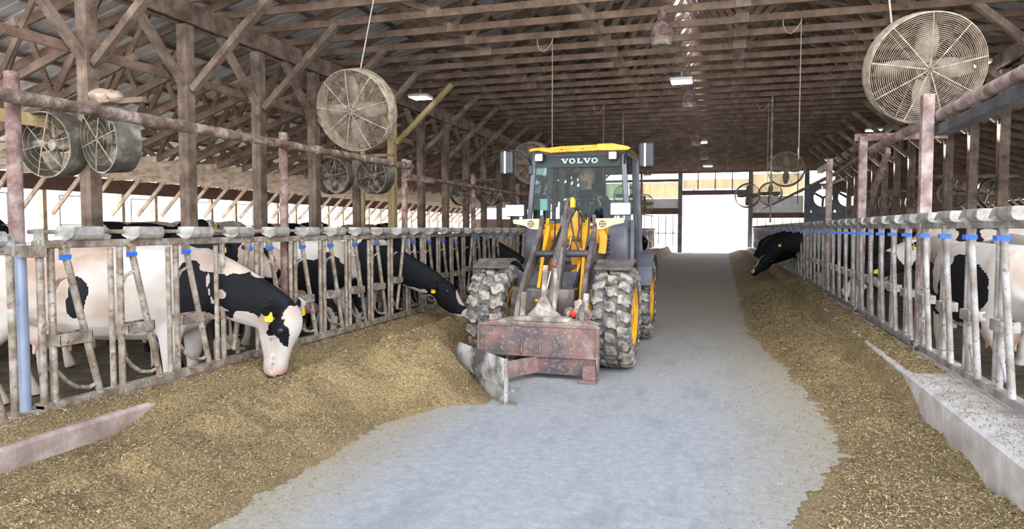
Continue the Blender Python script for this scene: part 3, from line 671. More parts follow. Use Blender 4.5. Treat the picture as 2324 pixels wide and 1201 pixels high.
nb = MB().ball((-6.70, 6.42, 2.90), .20, .14, .075, 20); nb.v = [tuple(V(v) + V((0, 0, .05)) * noise.noise(V(v) * 14) + (V(v) - V((-6.7, 6.42, 2.9))) * .35 * noise.noise(V(v) * 9)) for v in nb.v]  # pale lump over the drum fan, roughened by noise
tag(nb.build('pale_lump', 'palelitwood', smooth=True), 'pale clump resting on top of the upper left drum fan', 'lump')
for k, y in enumerate((14.2, 21.5, 29)):
    tag(MB().bar((PR - .1, y, 2.78), (7.4, y, 2.78), .06, .09).build('fan_beam', 'timber'), 'timber arm over the %s pair of drum fans in the right bay' % fh[k], 'beam', 'timber arms above the right drum fans')
# ropes, hooks, drop poles
def rope(p, q, lab, name='rope', r=.009, cat='rope'):
    return tag(MB().tube([p, q], r, 8).build(name, 'rope', smooth=True), lab, cat)
rope((-4.44, 8.12, 3.36), (-4.05, 8.0, ZC + .03), 'pale rope holding the big left fan from the roof')
rope((1.52, 7.6, 3.36), (1.38, 7.7, ZC + .03), 'pale rope holding the big right fan from the roof')
def hook(x, y, zb, lab):
    y = chordY(y)
    t = thing('hanging_cord', lab, 'cord', (x, y, zb), 0, 'thin cords hanging from the truss chords')
    MB().tube([(0, 0, 0), (0, 0, ZC - zb + .02)], .008, 6).build('cord', 'rope', t)
    MB().tube([(-.27, 0, ZC - zb + .05), (-.27, 0, ZC - zb - .08), (-.22, 0, ZC - zb - .2), (-.15, 0, ZC - zb - .23), (-.06, 0, ZC - zb - .15), (0, 0, ZC - zb - .05)], .009, 6).build('loop', 'rope', t, smooth=True)
hook(-2.89, 12.19, 2.4, 'thin cord with a loop hanging above the left side of the cab roof'); hook(1.145, 12.55, 2.5, 'thin cord with a loop hanging left of the big right fan')
hook(-3.09, 19.05, 2.6, 'thin distant cord hanging above the middle of the cab roof'); hook(1.11, 19.75, 2.6, 'thin distant cord hanging between the tall drop pole and the doorway fans')
for x, y, zb, lab in ((-2.8, 20.8, 2.6, 'straight pale drop pole above the right end of the cab roof'), (1.15, 18.9, 1.55, 'straight pale drop pole reaching down toward the far right fans'), (2.9, 31, 2.4, 'short grey drop pole far down the right side')):
    y = chordY(y)
    tag(MB().tube([(x, y, zb), (x, y, ZC + .08)], .022, 8).build('drop_pole', 'galv2', smooth=True), lab, 'pole')
# lamps
def led(x, y, z, lab, s=.21):
    y = chordY(y)
    t = thing('led_light', lab, 'ceiling light', (x, y, z), 0, 'square lit lamps under the roof')
    MB().box(-s - .02, s + .02, -s - .02, s + .02, .012, .07).build('housing', 'white', t, bevel=.008)
    MB().box(-s, s, -s, s, 0, .014).build('diffuser', 'led', t)
    MB().bar((-s, 0, .10), (s, 0, .10), .03, .03).build('mount_bar', 'galv', t); MB().box(-.02, .02, -.02, .02, .07, .30).build('stem', 'galv', t)
    return t
for x, y, z, lab in ((-.88, 15.6, 4.5, 'square lit lamp in the middle of the roof, nearest over the lane'), (-.80, 26.5, 4.5, 'square lit lamp over the middle of the lane, second from the camera'), (-.75, 37, 4.5, 'square lit lamp over the middle of the lane just before the doorway'),
                     (-6.9, 15.8, 4.48, 'bright square lamp by the left girder, right of the big left fan'), (5.05 - .5, 15.4, 4.5, 'bright square lamp by the right girder, right of the big right fan'), (4.55, 25.2, 4.5, 'lit lamp by the right girder above the crossbar'), (4.55, 35.5, 4.5, 'farthest lit lamp by the right girder'), (-3.9, 38.5, 4.2, 'far lit lamp above the left side of the doorway')):
    led(x, y, z, lab)
def bell(x, y, z, lab):
    y = chordY(y); z = ZC - .37
    t = thing('bell_lamp', lab, 'ceiling light', (x, y, z), 0, 'old bell shaped lamps')
    MB().lathe([(.17, 0), (.18, .02), (.17, .14), (.10, .24), (.07, .28), (.07, .42), (.001, .43)], axis='z', n=20).build('shade', 'rust', t, smooth=True)
    MB().lathe([(.165, .005), (.15, -.12), (.001, -.13)], axis='z', n=20).build('guard', 'galv', t, smooth=True)
bell(-.95, 11.1, 4.3, 'old dusty bell shaped lamp near the top of the photo'); bell(-.80, 16.9, 4.25, 'old bell shaped lamp just below the nearest square lamp'); bell(-.9, 24.6, 4.3, 'small distant bell shaped lamp over the lane'); bell(-.75, 29.8, 4.2, 'smallest bell shaped lamp hanging before the doorway')
# ------------------------------------------------------------------ wheel loader; local frame: -y is its front, x as the world
LO = thing('wheel_loader', 'compact yellow and grey wheel loader pushing feed along the middle of the lane', 'wheel loader', (-1.67, 7.1, 0))
def P(mb, name, m, parent=None, **k): return mb.build(name, m, parent or LO, **k)
def sym(f): return [f(-1), f(1)]
# wheels
def wheel():
    R, W = .52, .36
    b = MB(); b.lathe([(.27, -W*.46), (.30, -W*.5), (R - .10, -W*.52), (R - .045, -W*.46), (R - .03, -W*.2), (R - .028, 0), (R - .03, W*.2), (R - .045, W*.46), (R - .10, W*.52), (.30, W*.5), (.27, W*.46)], axis='x', n=48)
    rim = MB().lathe([(.27, -W*.46), (.285, -W*.49), (.25, -W*.49), (.245, W*.30), (.10, W*.36), (.10, W*.42), (.20, W*.30), (.25, W*.38), (.285, W*.49), (.27, W*.46)], axis='x', n=40).build('wheel', 'yellow', LO, smooth=True)
    rim.data.materials[0] = M['yellow']
    t = b.build('tire', 'tirebase', rim, smooth=True)
    lug = MB(); N = 21
    for i in range(N):
        for j, (xc, off, wx, wt) in enumerate(((-.31, 0, .33, .80), (0.0, .5, .30, .78), (.31, .1, .33, .80))):
            a0 = 2 * pi * (i + off) / N; vs = []; q = random.Random(i * 7 + j)
            sh = [(-.5, -.35), (-.42, .38), (-.12, .5), (.15, .34), (.5, .42), (.46, -.3), (.18, -.5), (-.14, -.36)]
            if j != 1: sh = [(x_, y_ * 1.05) for x_, y_ in sh]
            if j == 2: sh = [(-x_, y_) for x_, y_ in reversed(sh)]
            ja, js = q.uniform(-.28, .28), q.uniform(.88, 1.06); sh = [((x_ * cos(ja) - y_ * sin(ja)) * js, (x_ * sin(ja) + y_ * cos(ja)) * js) for x_, y_ in sh]
            for hgt in (0, 1):
                for (u, v) in sh:
                    x = (xc + u * wx * (1 - .08 * hgt)) * W * 1.12; a = a0 + (v * wt * (1 - .08 * hgt) + u * .25 * (1 if j else -1)) * 2 * pi / N
                    ed = abs(x) / (W * .5); r = (R - .055 if hgt == 0 else R - .002) - max(0, ed - .6) * .07
                    vs.append((x, r * cos(a), r * sin(a)))
            n_ = len(sh)
            lug.add(vs, [tuple(range(n_, 2 * n_))] + [(k, (k + 1) % n_, (k + 1) % n_ + n_, k + n_) for k in range(n_)])
        for s in (-1, 1):                                  # shoulder lugs running down the sidewall
            a = 2 * pi * (i + (.0 if s < 0 else .1)) / N
            c, d = cos(a), sin(a)
            lug.bar((s * W * .50, (R - .04) * c, (R - .04) * d), (s * W * .525, (R - .15) * c, (R - .15) * d), .05, .02, (s, 0, 0))
    lug.build('tread', 'tire', rim)
    MB().lathe([(.001, W*.46), (.07, W*.46), (.085, W*.42), (.10, W*.36)], axis='x', n=20).build('hub', 'yellow', rim, smooth=True)
    return rim
w0 = wheel(); w0.location = (.66, 0, .515)
for x, y, fl in ((-.60, 0, 1), (.64, 2.0, 0), (-.62, 2.0, 1)):
    c = copy_tree(w0, LO); c.location = (x, y, .515)
    if fl: c.rotation_euler = (0, 0, pi)
P(MB().tube([(-.5, 0, .5), (.5, 0, .5)], .09, 14), 'front_axle', 'boom', smooth=True)
P(MB().tube([(-.5, 2.0, .5), (.5, 2.0, .5)], .09, 14), 'rear_axle', 'boom', smooth=True)
# fenders
for s in (-1, 1):
    cx = .66 if s > 0 else -.60; b = MB(); pr = []
    for a in (150, 130, 110, 90, 72, 58): pr.append((-.57 * cos(rad(180 - a)) * -1, .515 + .57 * sin(rad(a))))
    o_ = [(-.575 * cos(rad(a)), .515 + .575 * sin(rad(a))) for a in (60, 80, 95, 110, 130, 150, 165)]
    i_ = [(-.545 * cos(rad(a)), .515 + .545 * sin(rad(a))) for a in (165, 150, 130, 110, 95, 80, 60)]
    P(MB().prism(o_ + i_, cx - .19, cx + .18, 'x'), 'front_fender', 'boom', bevel=.01)
    o2 = [(2.0 - .60 * cos(rad(a)), .515 + .60 * sin(rad(a))) for a in (20, 45, 70, 90, 115, 140, 160)]
    i2 = [(2.0 - .565 * cos(rad(a)), .515 + .565 * sin(rad(a))) for a in (160, 140, 115, 90, 70, 45, 20)]
    P(MB().prism(o2 + i2, cx - .18, cx + .20, 'x'), 'rear_fender', 'bodygrey', bevel=.01)
# chassis
P(MB().box(-.28, .28, -.30, .75, .38, .80), 'front_frame', 'boom', bevel=.02)
b = MB()
for s in (-1, 1): b.prism([(-.1, .6), (.35, .6), (.72, 1.36), (.60, 1.46), (.46, 1.44)], s * .20 - .02 + .03, s * .20 + .02 + .03, 'x')
P(b, 'boom_tower', 'yellow', bevel=.008)
P(MB().box(-.42, .42, .55, 1.2, .45, 1.0), 'centre_frame', 'grey', bevel=.02)
P(MB().prism([(-.43, .78), (-.43, .92), (-.30, .95), (.34, .95), (.46, .92), (.46, .78)], .10, .14), 'front_cross_panel', 'bodygrey')
for s in (-1, 1): P(MB().box(s * .36 - .10, s * .36 + .10, -.02, .10, .55, .78), 'step_plate', 'coupler', bevel=.01)
P(MB().prism([(.30, .46), (.34, .72), (.52, .50)], -.12, -.10), 'guard_plate', 'yellow')
P(MB().box(.30, .62, -.16, -.12, .47, .49), 'guard_strip', 'yellow')
P(MB().tube([(-.30, .58, 1.33), (.36, .58, 1.33)], .072, 18), 'upper_cross_tube', 'yellow', smooth=True)
P(MB().prism([(-.30, 1.24), (-.36, 1.42), (-.10, 1.47), (.18, 1.47), (.44, 1.42), (.40, 1.24), (.03, 1.2)], .86, .90), 'front_yellow_plate', 'yellow', bevel=.01)
P(MB().prism([(.33, 1.45), (.40, 1.44), (.46, 1.30), (.44, 1.12), (.36, 1.13), (.38, 1.28)], .60, .64), 'side_hook_plate', 'yellow', bevel=.005)
P(MB().prism([(.02, .72), (.30, .86), (.34, 1.02), (.18, .98), (.02, .88)], .28, .32), 'lower_yellow_plate', 'yellow', bevel=.005)
P(MB().box(.06, .16, .58, .64, .85, 1.60), 'tilt_cylinder_mount', 'yellow', bevel=.01)
# booms (edge-on plates)
for s, xt, xb in ((-1, -.285, -.20), (1, .305, .44)):
    b = MB(); k = 8
    sec = [(.68, 1.50), (.60, 1.38), (.18, 1.10), (-.25, .86), (-.55, .60), (-.70, .44)]
    vs = []; hw = .022
    for i, (y, z) in enumerate(sec):
        u = i / (len(sec) - 1); x = xt + (xb - xt) * u; th = (.07, .09, .085, .08, .08, .06)[i]
        t_ = V((0, -.68 - .70, .44 - 1.5)).normalized(); nn = V((0, -t_.z, t_.y)) * -1
        for dx, sg in ((-hw, -1), (hw, -1), (hw, 1), (-hw, 1)): vs.append((x + dx, y + nn.y * th * sg, z + nn.z * th * sg))
    fs = []
    for i in range(len(sec) - 1):
        for j in range(4): fs.append((4*i+j, 4*i+(j+1) % 4, 4*i+4+(j+1) % 4, 4*i+4+j))
    fs += [(0, 1, 2, 3), tuple(4 * (len(sec) - 1) + j for j in (3, 2, 1, 0))]
    b.add(vs, fs); P(b, 'boom_arm', 'boom', bevel=.006)
    P(MB().bar((xt + .075 * -s, .62, 1.50), (xb + .10 * -s, -.30, .66), .035, .05), 'lift_link', 'yellow', bevel=.004)
    P(MB().lathe([(.001, xt - .035), (.04, xt - .035), (.04, xt + .035), (.001, xt + .035)], (0, .64, 1.44), 'x', 16), 'pivot_pin', 'chrome', smooth=True)
P(MB().tube([(-.26, .16, 1.13), (.36, .16, 1.14)], .038, 16), 'boom_cross_tube', 'grey', smooth=True)
# tilt lever
P(MB().prism([(.14, 1.72), (.60, 1.0)][:0] or [(.34, 1.70), (.28, 1.72), (.20, 1.62), (.0, 1.25), (-.22, .95), (-.40, .60), (-.30, .52), (-.10, .66), (.14, 1.1), (.30, 1.5)], .06, .10, 'x'), 'tilt_lever', 'boom', bevel=.01)
P(MB().bar((.13, .32, 1.66), (.05, -.20, 1.02), .05, .06), 'tilt_lever_bar', 'boom', bevel=.006)
P(MB().prism([(.115, 1.62), (.165, 1.62), (.17, 1.70), (.15, 1.735), (.12, 1.73)], .25, .31), 'lever_pin', 'yellow', bevel=.008)
P(MB().bar((.07, -.02, 1.2), (.08, -.38, .58), .10, .10), 'tilt_cylinder', 'boom', bevel=.02)
P(MB().tube([(.03, .0, 1.22), (.0, -.3, .8)], .012, 8), 'chrome_rod', 'chrome', smooth=True)
for p, q, nm in (((-.02, .50, 1.42), (-.10, .0, 1.0), 'hydraulic_cylinder'), ((.28, .45, 1.2), (.22, -.25, .66), 'hydraulic_cylinder')):
    c = P(MB().tube([p, q], .02, 12), nm, 'hose', smooth=True); MB().tube([p, V(p) + V((0, .06, .12))], .026, 10).build('cylinder_eye', 'galv2', c, smooth=True)
hoses = [[(.20, .55, 1.50), (.17, .35, 1.62), (.14, .2, 1.5), (.18, .15, 1.32), (.24, .1, 1.18)], [(.24, .55, 1.50), (.25, .38, 1.58), (.24, .25, 1.42), (.26, .15, 1.2)], [(.17, .5, 1.52), (.19, .35, 1.58), (.21, .3, 1.4), (.2, .2, 1.25)],
         [(-.15, .6, 1.5), (-.08, .42, 1.48), (-.06, .3, 1.3), (-.05, .15, 1.14), (-.12, 0, .95), (-.10, -.25, .7)], [(.30, .55, 1.52), (.30, .4, 1.55), (.31, .3, 1.35), (.28, .2, 1.1)]]
for h in hoses: P(MB().tube(h, .009, 8), 'hydraulic_hose', 'hose', smooth=True)
P(MB().tube([(.02, .35, 1.20), (.07, .35, 1.17), (.10, .35, 1.21), (.11, .35, 1.3)], .009, 8), 'hook_pipe', 'chrome', smooth=True)
# coupler in front of the arms
cp = P(MB().prism([(-.23, .48), (-.21, .55), (-.10, .58), (-.02, .66), (.035, .76), (.08, .76), (.135, .66), (.24, .57), (.34, .55), (.36, .49), (.30, .47), (-.18, .46)], -.67, -.63), 'coupler_plate', 'coupler', bevel=.008)
MB().prism([(-.21, .53), (.31, .53), (.34, .56), (.24, .575), (-.14, .575), (-.23, .56)], -.75, -.62).build('coupler_lip', 'coupler', cp, bevel=.01)
MB().bar((.05, -.68, .50), (.06, -.58, 1.05), .045, .04, (0, 1, 0)).build('upright_bar', 'coupler', cp, bevel=.005)
MB().bar((.15, -.60, .62), (.15, -.55, 1.02), .035, .04, (0, 1, 0)).build('upright_bar', 'coupler', cp, bevel=.005)
MB().ball((.14, -.55, 1.05), .018, .018, .018).build('red_cap', 'red', cp)
P(MB().ball((.33, -.58, .60), .03, .03, .04), 'red_coupling', 'red')
for cx, cz in ((.37, .64), (.45, .60), (.27, .58)):
    b = MB().ball((cx, -.55, cz), .045, .05, .075, 16)
    b.v = [tuple(V(v) + (V(v) - V((cx, -.55, cz))) * .7 * noise.noise(V(v) * 22)) for v in b.v]; P(b, 'mud_lump', 'coupler')
for x in (-.17, .44): P(MB().bar((x, -.62, .42), (x, -.50, .78), .05, .05, (0, 1, 0)), 'boom_foot', 'coupler', bevel=.005)
# feed pusher
Y = -.76
bl = P(MB().box(-.548, .605, Y, Y + .02, .22, .50).box(-.55, .61, Y - .012, Y + .012, .485, .505).box(-.55, .61, Y - .02, Y + .03, .205, .228), 'pusher_blade', 'blade', bevel=.003)
MB().prism([(-.50, .50), (.58, .50), (.44, .545), (-.30, .545)], Y + .03, Y + .25).build('top_plate', 'coupler', bl, bevel=.004)
MB().box(0.02, .60, Y + .03, Y + .05, .06, .21).box(.02, .60, Y + .01, Y + .05, .045, .065).build('lower_plate', 'blade', bl, bevel=.003)
for x in (-.12, .06): MB().prism([(Y, .215), (Y - .018, .215), (Y - .045, .24), (Y - .02, .34), (Y, .40)], x - .006, x + .006, 'x').build('gusset', 'blade', bl)
for x in (-.54, .597): MB().box(x - .006, x + .006, Y - .06, Y + .05, .10, .49).build('end_cheek', 'blade', bl)
MB().bar((.03, Y + .02, .13), (-.33, -1.32, .13), .02, .15).build('angled_plate', 'blade', bl)  # stays behind the wing
MB().box(.47, .585, Y - .09, Y - .01, .03, .15).box(.44, .60, Y - .14, Y + .02, .0, .03).build('skid_foot', 'blade', bl, bevel=.004)
for x in (-.40, .46): MB().ball((x, Y + .04, .525), .013, .013, .018).build('red_cap', 'red', bl)
# curved steel wing on the left side of the pusher
P1, P2 = V((.05, -1.83, 0)), V((-.60, -1.10, 0)); N_ = 10; vs = []; tt = (P2 - P1); nrm = V((-tt.y, tt.x, 0)).normalized()
if nrm.y > 0: nrm = -nrm
prof = [(.00, .0), (.06, .015), (.13, .015), (.14, -.03), (.22, -.055), (.30, -.05), (.37, -.02)]
wb = MB()
for k in range(N_ + 1):
    u = k / N_; c = P1 + tt * u; bow = .05 * sin(pi * u)
    for z, o in prof: vs.append(c + nrm * (-o * (.3 + u) + bow * 0) + V((0, 0, z)))
K = len(prof)
wb.add(vs, [(k*K+j, k*K+j+1, (k+1)*K+j+1, (k+1)*K+j) for k in range(N_) for j in range(K - 1)])
wg = wb.build('pusher_wing', 'wing', LO, smooth=30); md = wg.modifiers.new('s', 'SOLIDIFY'); md.thickness = .014
MB().bar(P1 + V((0, 0, .0)), P1 + V((0, 0, .375)), .028, .028, (0, 1, 0)).build('wing_edge', 'galv2', wg)
MB().prism([(P1.x, P1.y + .02), (P1.x + .09, P1.y + .10), (P1.x - .02, P1.y + .14)], .10, .12, 'z').build('wing_ear', 'galv', wg)
MB().box(P1.x - .03, P1.x + .07, P1.y - .02, P1.y + .08, 0, .015).build('wing_shoe', 'galv', wg)
# headlights on beige brackets
def bracket(s, bx, hx):
    pts = [(-.61, 1.50), (-.30, 1.512), (-.30, 1.385), (-.40, 1.395), (-.47, 1.43), (-.60, 1.455)] if s < 0 else [(.335, 1.512), (.645, 1.515), (.645, 1.462), (.52, 1.434), (.43, 1.395), (.335, 1.385)]
    o = P(MB().prism(pts, .56, .60), 'lamp_bracket', 'beige', bevel=.006)
    cx = -.395 if s < 0 else .415
    e = MB().lathe([(.032, .552), (.038, .552), (.038, .558), (.032, .558)], (cx, 0, 1.452), 'y', 24, closed=True)
    e.box(cx - .028, cx + .028, .552, .558, 1.446, 1.458); e.box(cx - .012, cx + .012, .552, .558, 1.470, 1.480); e.box(cx - .012, cx + .012, .552, .558, 1.424, 1.434)
    e.build('round_emblem', 'boom', o)
    z = 1.605 if s < 0 else 1.615
    h = P(MB().box(hx - .115, hx + .115, .585, .68, z - .072, z + .072), 'headlight', 'black', bevel=.02)
    MB().box(hx - .105, hx + .105, .574, .584, z - .062, z + .062).build('lens', 'lens', h, bevel=.008)
    MB().bar((hx, .63, 1.50), (hx, .63, z - .06), .03, .03, (0, 1, 0)).build('stalk', 'black', h)
bracket(-1, 0, -.59); bracket(1, 0, .605)
# cab
CF, CB, CX = 1.2, 2.25, .01; zb, zt = .85, 2.30
fr = MB()
for s in (-1, 1):
    fr.bar((CX + s * .60, CF, 1.42), (CX + s * .535, CF + .04, zt), .055, .06, (0, 1, 0))
    fr.bar((CX + s * .585, CF + .02, .98), (CX + s * .60, CF, 1.45), .06, .07, (0, 1, 0))
    fr.bar((CX + s * .64, CB - .05, .98), (CX + s * .57, CB - .05, zt), .06, .08, (0, 1, 0))
    fr.bar((CX + s * .62, CF + .02, 1.0), (CX + s * .64, CB, 1.0), .05, .07)
    fr.bar((CX + s * .545, CF + .04, zt - .01), (CX + s * .57, CB, zt - .01), .05, .05)
fr.bar((-.53, CF + .03, zt - .01), (.55, CF + .03, zt - .01), .05, .05); fr.bar((-.56, CB - .03, zt - .01), (.58, CB - .03, zt - .01), .05, .05)
P(fr, 'cab_frame', 'bodygrey', bevel=.008)
P(MB().prism([(-.59, 1.00), (.61, 1.00), (.62, 1.50), (.30, 1.50), (.20, 1.40), (-.18, 1.40), (-.28, 1.50), (-.60, 1.50)], CF - .04, CF + .05), 'cab_front_wall', 'bodygrey', bevel=.015)
b = MB()
for z in (1.10, 1.15, 1.20, 1.25, 1.30): b.box(.345, .42, CF - .172, CF - .155, z, z + .02)
P(b, 'vent_slats', 'black')
P(MB().loft([((.49, CF - .02, .98), .13, .09), ((.49, CF - .05, 1.1), .145, .11), ((.49, CF - .05, 1.34), .145, .11), ((.49, CF - .03, 1.40), .13, .08)], 20, (1, 0, 0), pw=.4), 'front_side_panel', 'bodygrey', smooth=True)
P(MB().loft([((-.47, CF - .02, .98), .13, .09), ((-.47, CF - .05, 1.1), .145, .11), ((-.47, CF - .05, 1.34), .145, .11), ((-.47, CF - .03, 1.40), .13, .08)], 20, (1, 0, 0), pw=.4), 'front_side_panel', 'bodygrey', smooth=True)
P(MB().bar((.665, CF - .05, 1.0), (.665, CF - .05, 1.50), .05, .06, (0, 1, 0)), 'grab_post', 'bodygrey', bevel=.01)
P(MB().box(-.55, .58, CF + .02, CB, .90, 1.02), 'cab_floor', 'black')
ws = MB().add([(-.56, CF + .0, 1.44), (.57, CF + .0, 1.44), (.525, CF + .03, 2.285), (-.515, CF + .03, 2.285)], [(0, 1, 2, 3)]).build('windshield', 'glass', LO)
bd = MB().add([(-.515, CF - .002, 2.13), (.52, CF - .002, 2.13), (.515, CF + .012, 2.29), (-.51, CF + .012, 2.29)], [(0, 1, 2, 3)]).build('shade_band', 'glassband', ws)
for s in (-1, 1):
    MB().add([(CX + s * .615, CF + .08, 1.05), (CX + s * .63, CB - .1, 1.05), (CX + s * .575, CB - .08, 2.27), (CX + s * .555, CF + .1, 2.27)], [(0, 1, 2, 3)]).build('side_window', 'glass', LO)
    P(MB().bar((CX + s * .635, 1.72, 1.02), (CX + s * .585, 1.72, 2.27), .03, .045, (0, 1, 0)), 'door_pillar', 'black', bevel=.004)
MB().add([(-.5, CB - .03, 1.5), (.52, CB - .03, 1.5), (.5, CB - .03, 2.27), (-.48, CB - .03, 2.27)], [(0, 1, 2, 3)]).build('rear_window', 'glass', LO)
P(MB().box(-.54, .56, CB - .06, CB - .02, 1.0, 1.5), 'cab_rear_wall', 'black')
# roof: thin yellow lip with raised front corners
rf = MB(); rf.prism([(-.56, 2.315), (-.56, 2.345), (-.50, 2.36), (-.38, 2.362), (-.32, 2.335), (.24, 2.365 - .02), (.26, 2.385), (.44, 2.385), (.62, 2.345), (.66, 2.315), (.6, 2.30), (.26, 2.305), (-.30, 2.295), (-.45, 2.325)], CF - .12, CF + .03)
rf.prism([(-.56, 2.315), (-.52, 2.36), (-.2, 2.39), (.3, 2.395), (.58, 2.36), (.64, 2.315)], CF + .03, CB + .06)
rfo = P(rf, 'cab_roof', 'yellow', bevel=.01)
MB().box(-.53, .58, CF - .05, CB + .02, 2.285, 2.318).build('roof_underside', 'black', rfo)
for x in (-.16, .09): MB().ball((x, CF - .125, 2.33), .008, .005, .008).build('bolt', 'black', rfo)
for x in (-.44, .44):
    h = P(MB().box(x - .05, x + .05, CF - .11, CF - .03, 2.20, 2.30), 'work_light', 'black', bevel=.012); MB().box(x - .042, x + .042, CF - .122, CF - .109, 2.205, 2.285).build('lens', 'lens', h, bevel=.006)
# lettering on the shade band
b = MB(); hh, wd, sp = .068, .088, .104; x = .035 - sp * 2.5 + .008
for ch in 'VOLVO':
    if ch == 'V':
        b.prism([(x - .012, hh), (x + .036, hh), (x + .036, hh - .012), (x + .030, hh - .012), (x + .048, .020), (x + .064, hh - .012), (x + .056, hh - .012), (x + .056, hh), (x + .094, hh), (x + .094, hh - .012), (x + .084, hh - .012), (x + .054, 0), (x + .034, 0), (x + .0, hh - .012), (x - .012, hh - .012)], 0, .004)
    elif ch == 'L':
        b.prism([(x + .006, hh), (x + .046, hh), (x + .046, hh - .012), (x + .038, hh - .012), (x + .038, .014), (x + .062, .014), (x + .066, .028), (x + .078, .028), (x + .078, 0), (x + .006, 0), (x + .006, .012), (x + .014, .012), (x + .014, hh - .012), (x + .006, hh - .012)], 0, .004)
    else:
        n_ = 28; o_ = [(x + .042 + .044 * cos(2 * pi * k / n_), hh / 2 + .037 * sin(2 * pi * k / n_)) for k in range(n_)]; i_ = [(x + .042 + .022 * cos(2 * pi * k / n_), hh / 2 + .022 * sin(2 * pi * k / n_)) for k in range(n_)]
        for k in range(n_): b.prism([o_[k], o_[(k + 1) % n_], i_[(k + 1) % n_], i_[k]], 0, .004)
    x += sp
for k, v in enumerate(b.v): b.v[k] = (v[0] * .86 + .005, v[1] + CF - .012, v[2] * .86 + 2.175)
b.build('lettering', 'letters', ws)
# mirrors
for s in (-1, 1):
    mx, mz = (-.82, 2.19) if s < 0 else (.83, 2.23)
    h = P(MB().box(mx - .085, mx + .085, 1.00, 1.09, mz - .145, mz + .145), 'mirror', 'black', bevel=.025)
    MB().tube([(s * .56, CF + .02, 2.15), (s * .58, CF - .08, 2.26), (s * .66, CF - .12, 2.32), (mx - s * .02, 1.05, 2.34), (mx - s * .02, 1.05, mz + .1)], .012, 8).build('mirror_arm', 'black', h, smooth=True)
    MB().bar((mx - .01, .99, mz - .13), (mx - .01, .99, mz + .13), .02, .02, (0, 1, 0)).build('mirror_clamp', 'chrome', h)
P(MB().box(-.60, -.54, CF - .02, CF + .05, 2.05, 2.17), 'mirror_mount', 'black', bevel=.01)
P(MB().bar((-.40, CF - .02, 1.86), (-.22, CF - .02, 1.66), .014, .012), 'wiper', 'black')
P(MB().box(-.46, -.37, CF + .03, CF + .034, 1.62, 1.76), 'windshield_sticker', 'letters')
# interior
st = P(MB().box(-.23, .27, 1.62, 2.06, 1.22, 1.36), 'seat', 'seat', bevel=.04); MB().loft([((.02, 2.02, 1.34), .23, .06), ((.02, 2.06, 1.7), .23, .06), ((.02, 2.10, 1.95), .15, .05), ((.02, 2.10, 2.12), .12, .05)], 14, (1, 0, 0), pw=.7).build('backrest', 'seat', st, smooth=True)
P(MB().box(-.12, .16, 1.70, 1.98, 1.0, 1.24), 'seat_base', 'black')
sw = MB().lathe([(.17, -.014), (.187, 0), (.17, .014), (.155, 0)], (0, 0, 0), 'z', 28, closed=True); sw.bar((-.16, 0, 0), (.16, 0, 0), .03, .015); sw.bar((0, -.16, 0), (0, 0, 0), .03, .015)
swo = P(sw, 'steering_wheel', 'black', smooth=True); swo.location = (.03, 1.52, 1.74); swo.rotation_euler = (rad(28), 0, 0)
P(MB().bar((.03, 1.36, 1.02), (.03, 1.52, 1.73), .09, .08, (0, 1, 0)), 'steering_column', 'black', bevel=.02)
P(MB().box(-.30, .36, 1.28, 1.42, 1.02, 1.52), 'dashboard', 'black', bevel=.04)
# rear body
P(MB().prism([(2.25, .95), (3.2, .95), (3.25, 1.25), (3.1, 1.42), (2.25, 1.52)], -.52, .54, 'x'), 'engine_hood', 'bodygrey', bevel=.03)
P(MB().prism([(2.3, .40), (3.3, .45), (3.35, .98), (2.3, .98)], -.50, .52, 'x'), 'counterweight', 'grey', bevel=.03)
P(MB().box(.50, .66, .62, 1.42, .42, .98), 'side_step', 'grey', bevel=.02); P(MB().box(-.64, -.48, .62, 1.42, .42, .98), 'side_step', 'grey', bevel=.02)
# ------------------------------------------------------------------ remesh helper and the driver
def remesh(mb, vox, it=4, fac=.5):
    me = mb.mesh('body', 'skin', False); o = bpy.data.objects.new('tmp', me); COL.objects.link(o)
    r_ = o.modifiers.new('r', 'REMESH'); r_.mode = 'VOXEL'; r_.voxel_size = vox
    s_ = o.modifiers.new('s', 'SMOOTH'); s_.factor = fac; s_.iterations = it
    bpy.context.view_layer.update()
    out = bpy.data.meshes.new_from_object(o.evaluated_get(bpy.context.evaluated_depsgraph_get())); bpy.data.objects.remove(o)
    out.polygons.foreach_set('use_smooth', [True] * len(out.polygons)); return out
def link(me, name, m, parent):
    me.materials.clear(); me.materials.append(M[m]); o = bpy.data.objects.new(name, me); COL.objects.link(o); o.parent = parent; return o
DR = thing('person', 'bearded driver in a navy work jacket at the wheel of the loader', 'person', (-1.66, 8.92, 1.36))
def limb(b, pts, n=12, lat=(1, 0, 0)): return b.loft([(p, r, r) for p, r in pts], n, lat)
X = (1, 0, 0)
# skin: head, neck, hands
b = MB()
hz = .70   # head centre above the seat
b.loft([((0, -.01, hz - .155), .050, .056), ((0, -.015, hz - .12), .062, .075), ((0, -.01, hz - .06), .072, .088), ((0, 0, hz), .078, .098), ((0, .005, hz + .05), .077, .098), ((0, .01, hz + .09), .064, .082), ((0, .01, hz + .118), .035, .048), ((0, .01, hz + .125), .01, .014)], 18, X)
b.loft([((0, .03, hz - .28), .06, .06), ((0, .025, hz - .18), .055, .058), ((0, .015, hz - .10), .055, .058)], 14, X)
b.loft([((0, -.095, hz + .03), .010, .010), ((0, -.118, hz - .012), .018, .016), ((0, -.105, hz - .03), .016, .010)], 10, X)   # nose
for s in (-1, 1):
    b.loft([((s * .076, .01, hz + .02), .01, .018), ((s * .09, .018, hz + .01), .008, .03), ((s * .084, .015, hz - .03), .008, .014)], 8, (0, 1, 0))
    b.loft([((s * .035, -.093, hz + .035), .022, .008), ((s * .035, -.096, hz + .028), .024, .007)], 8, X)
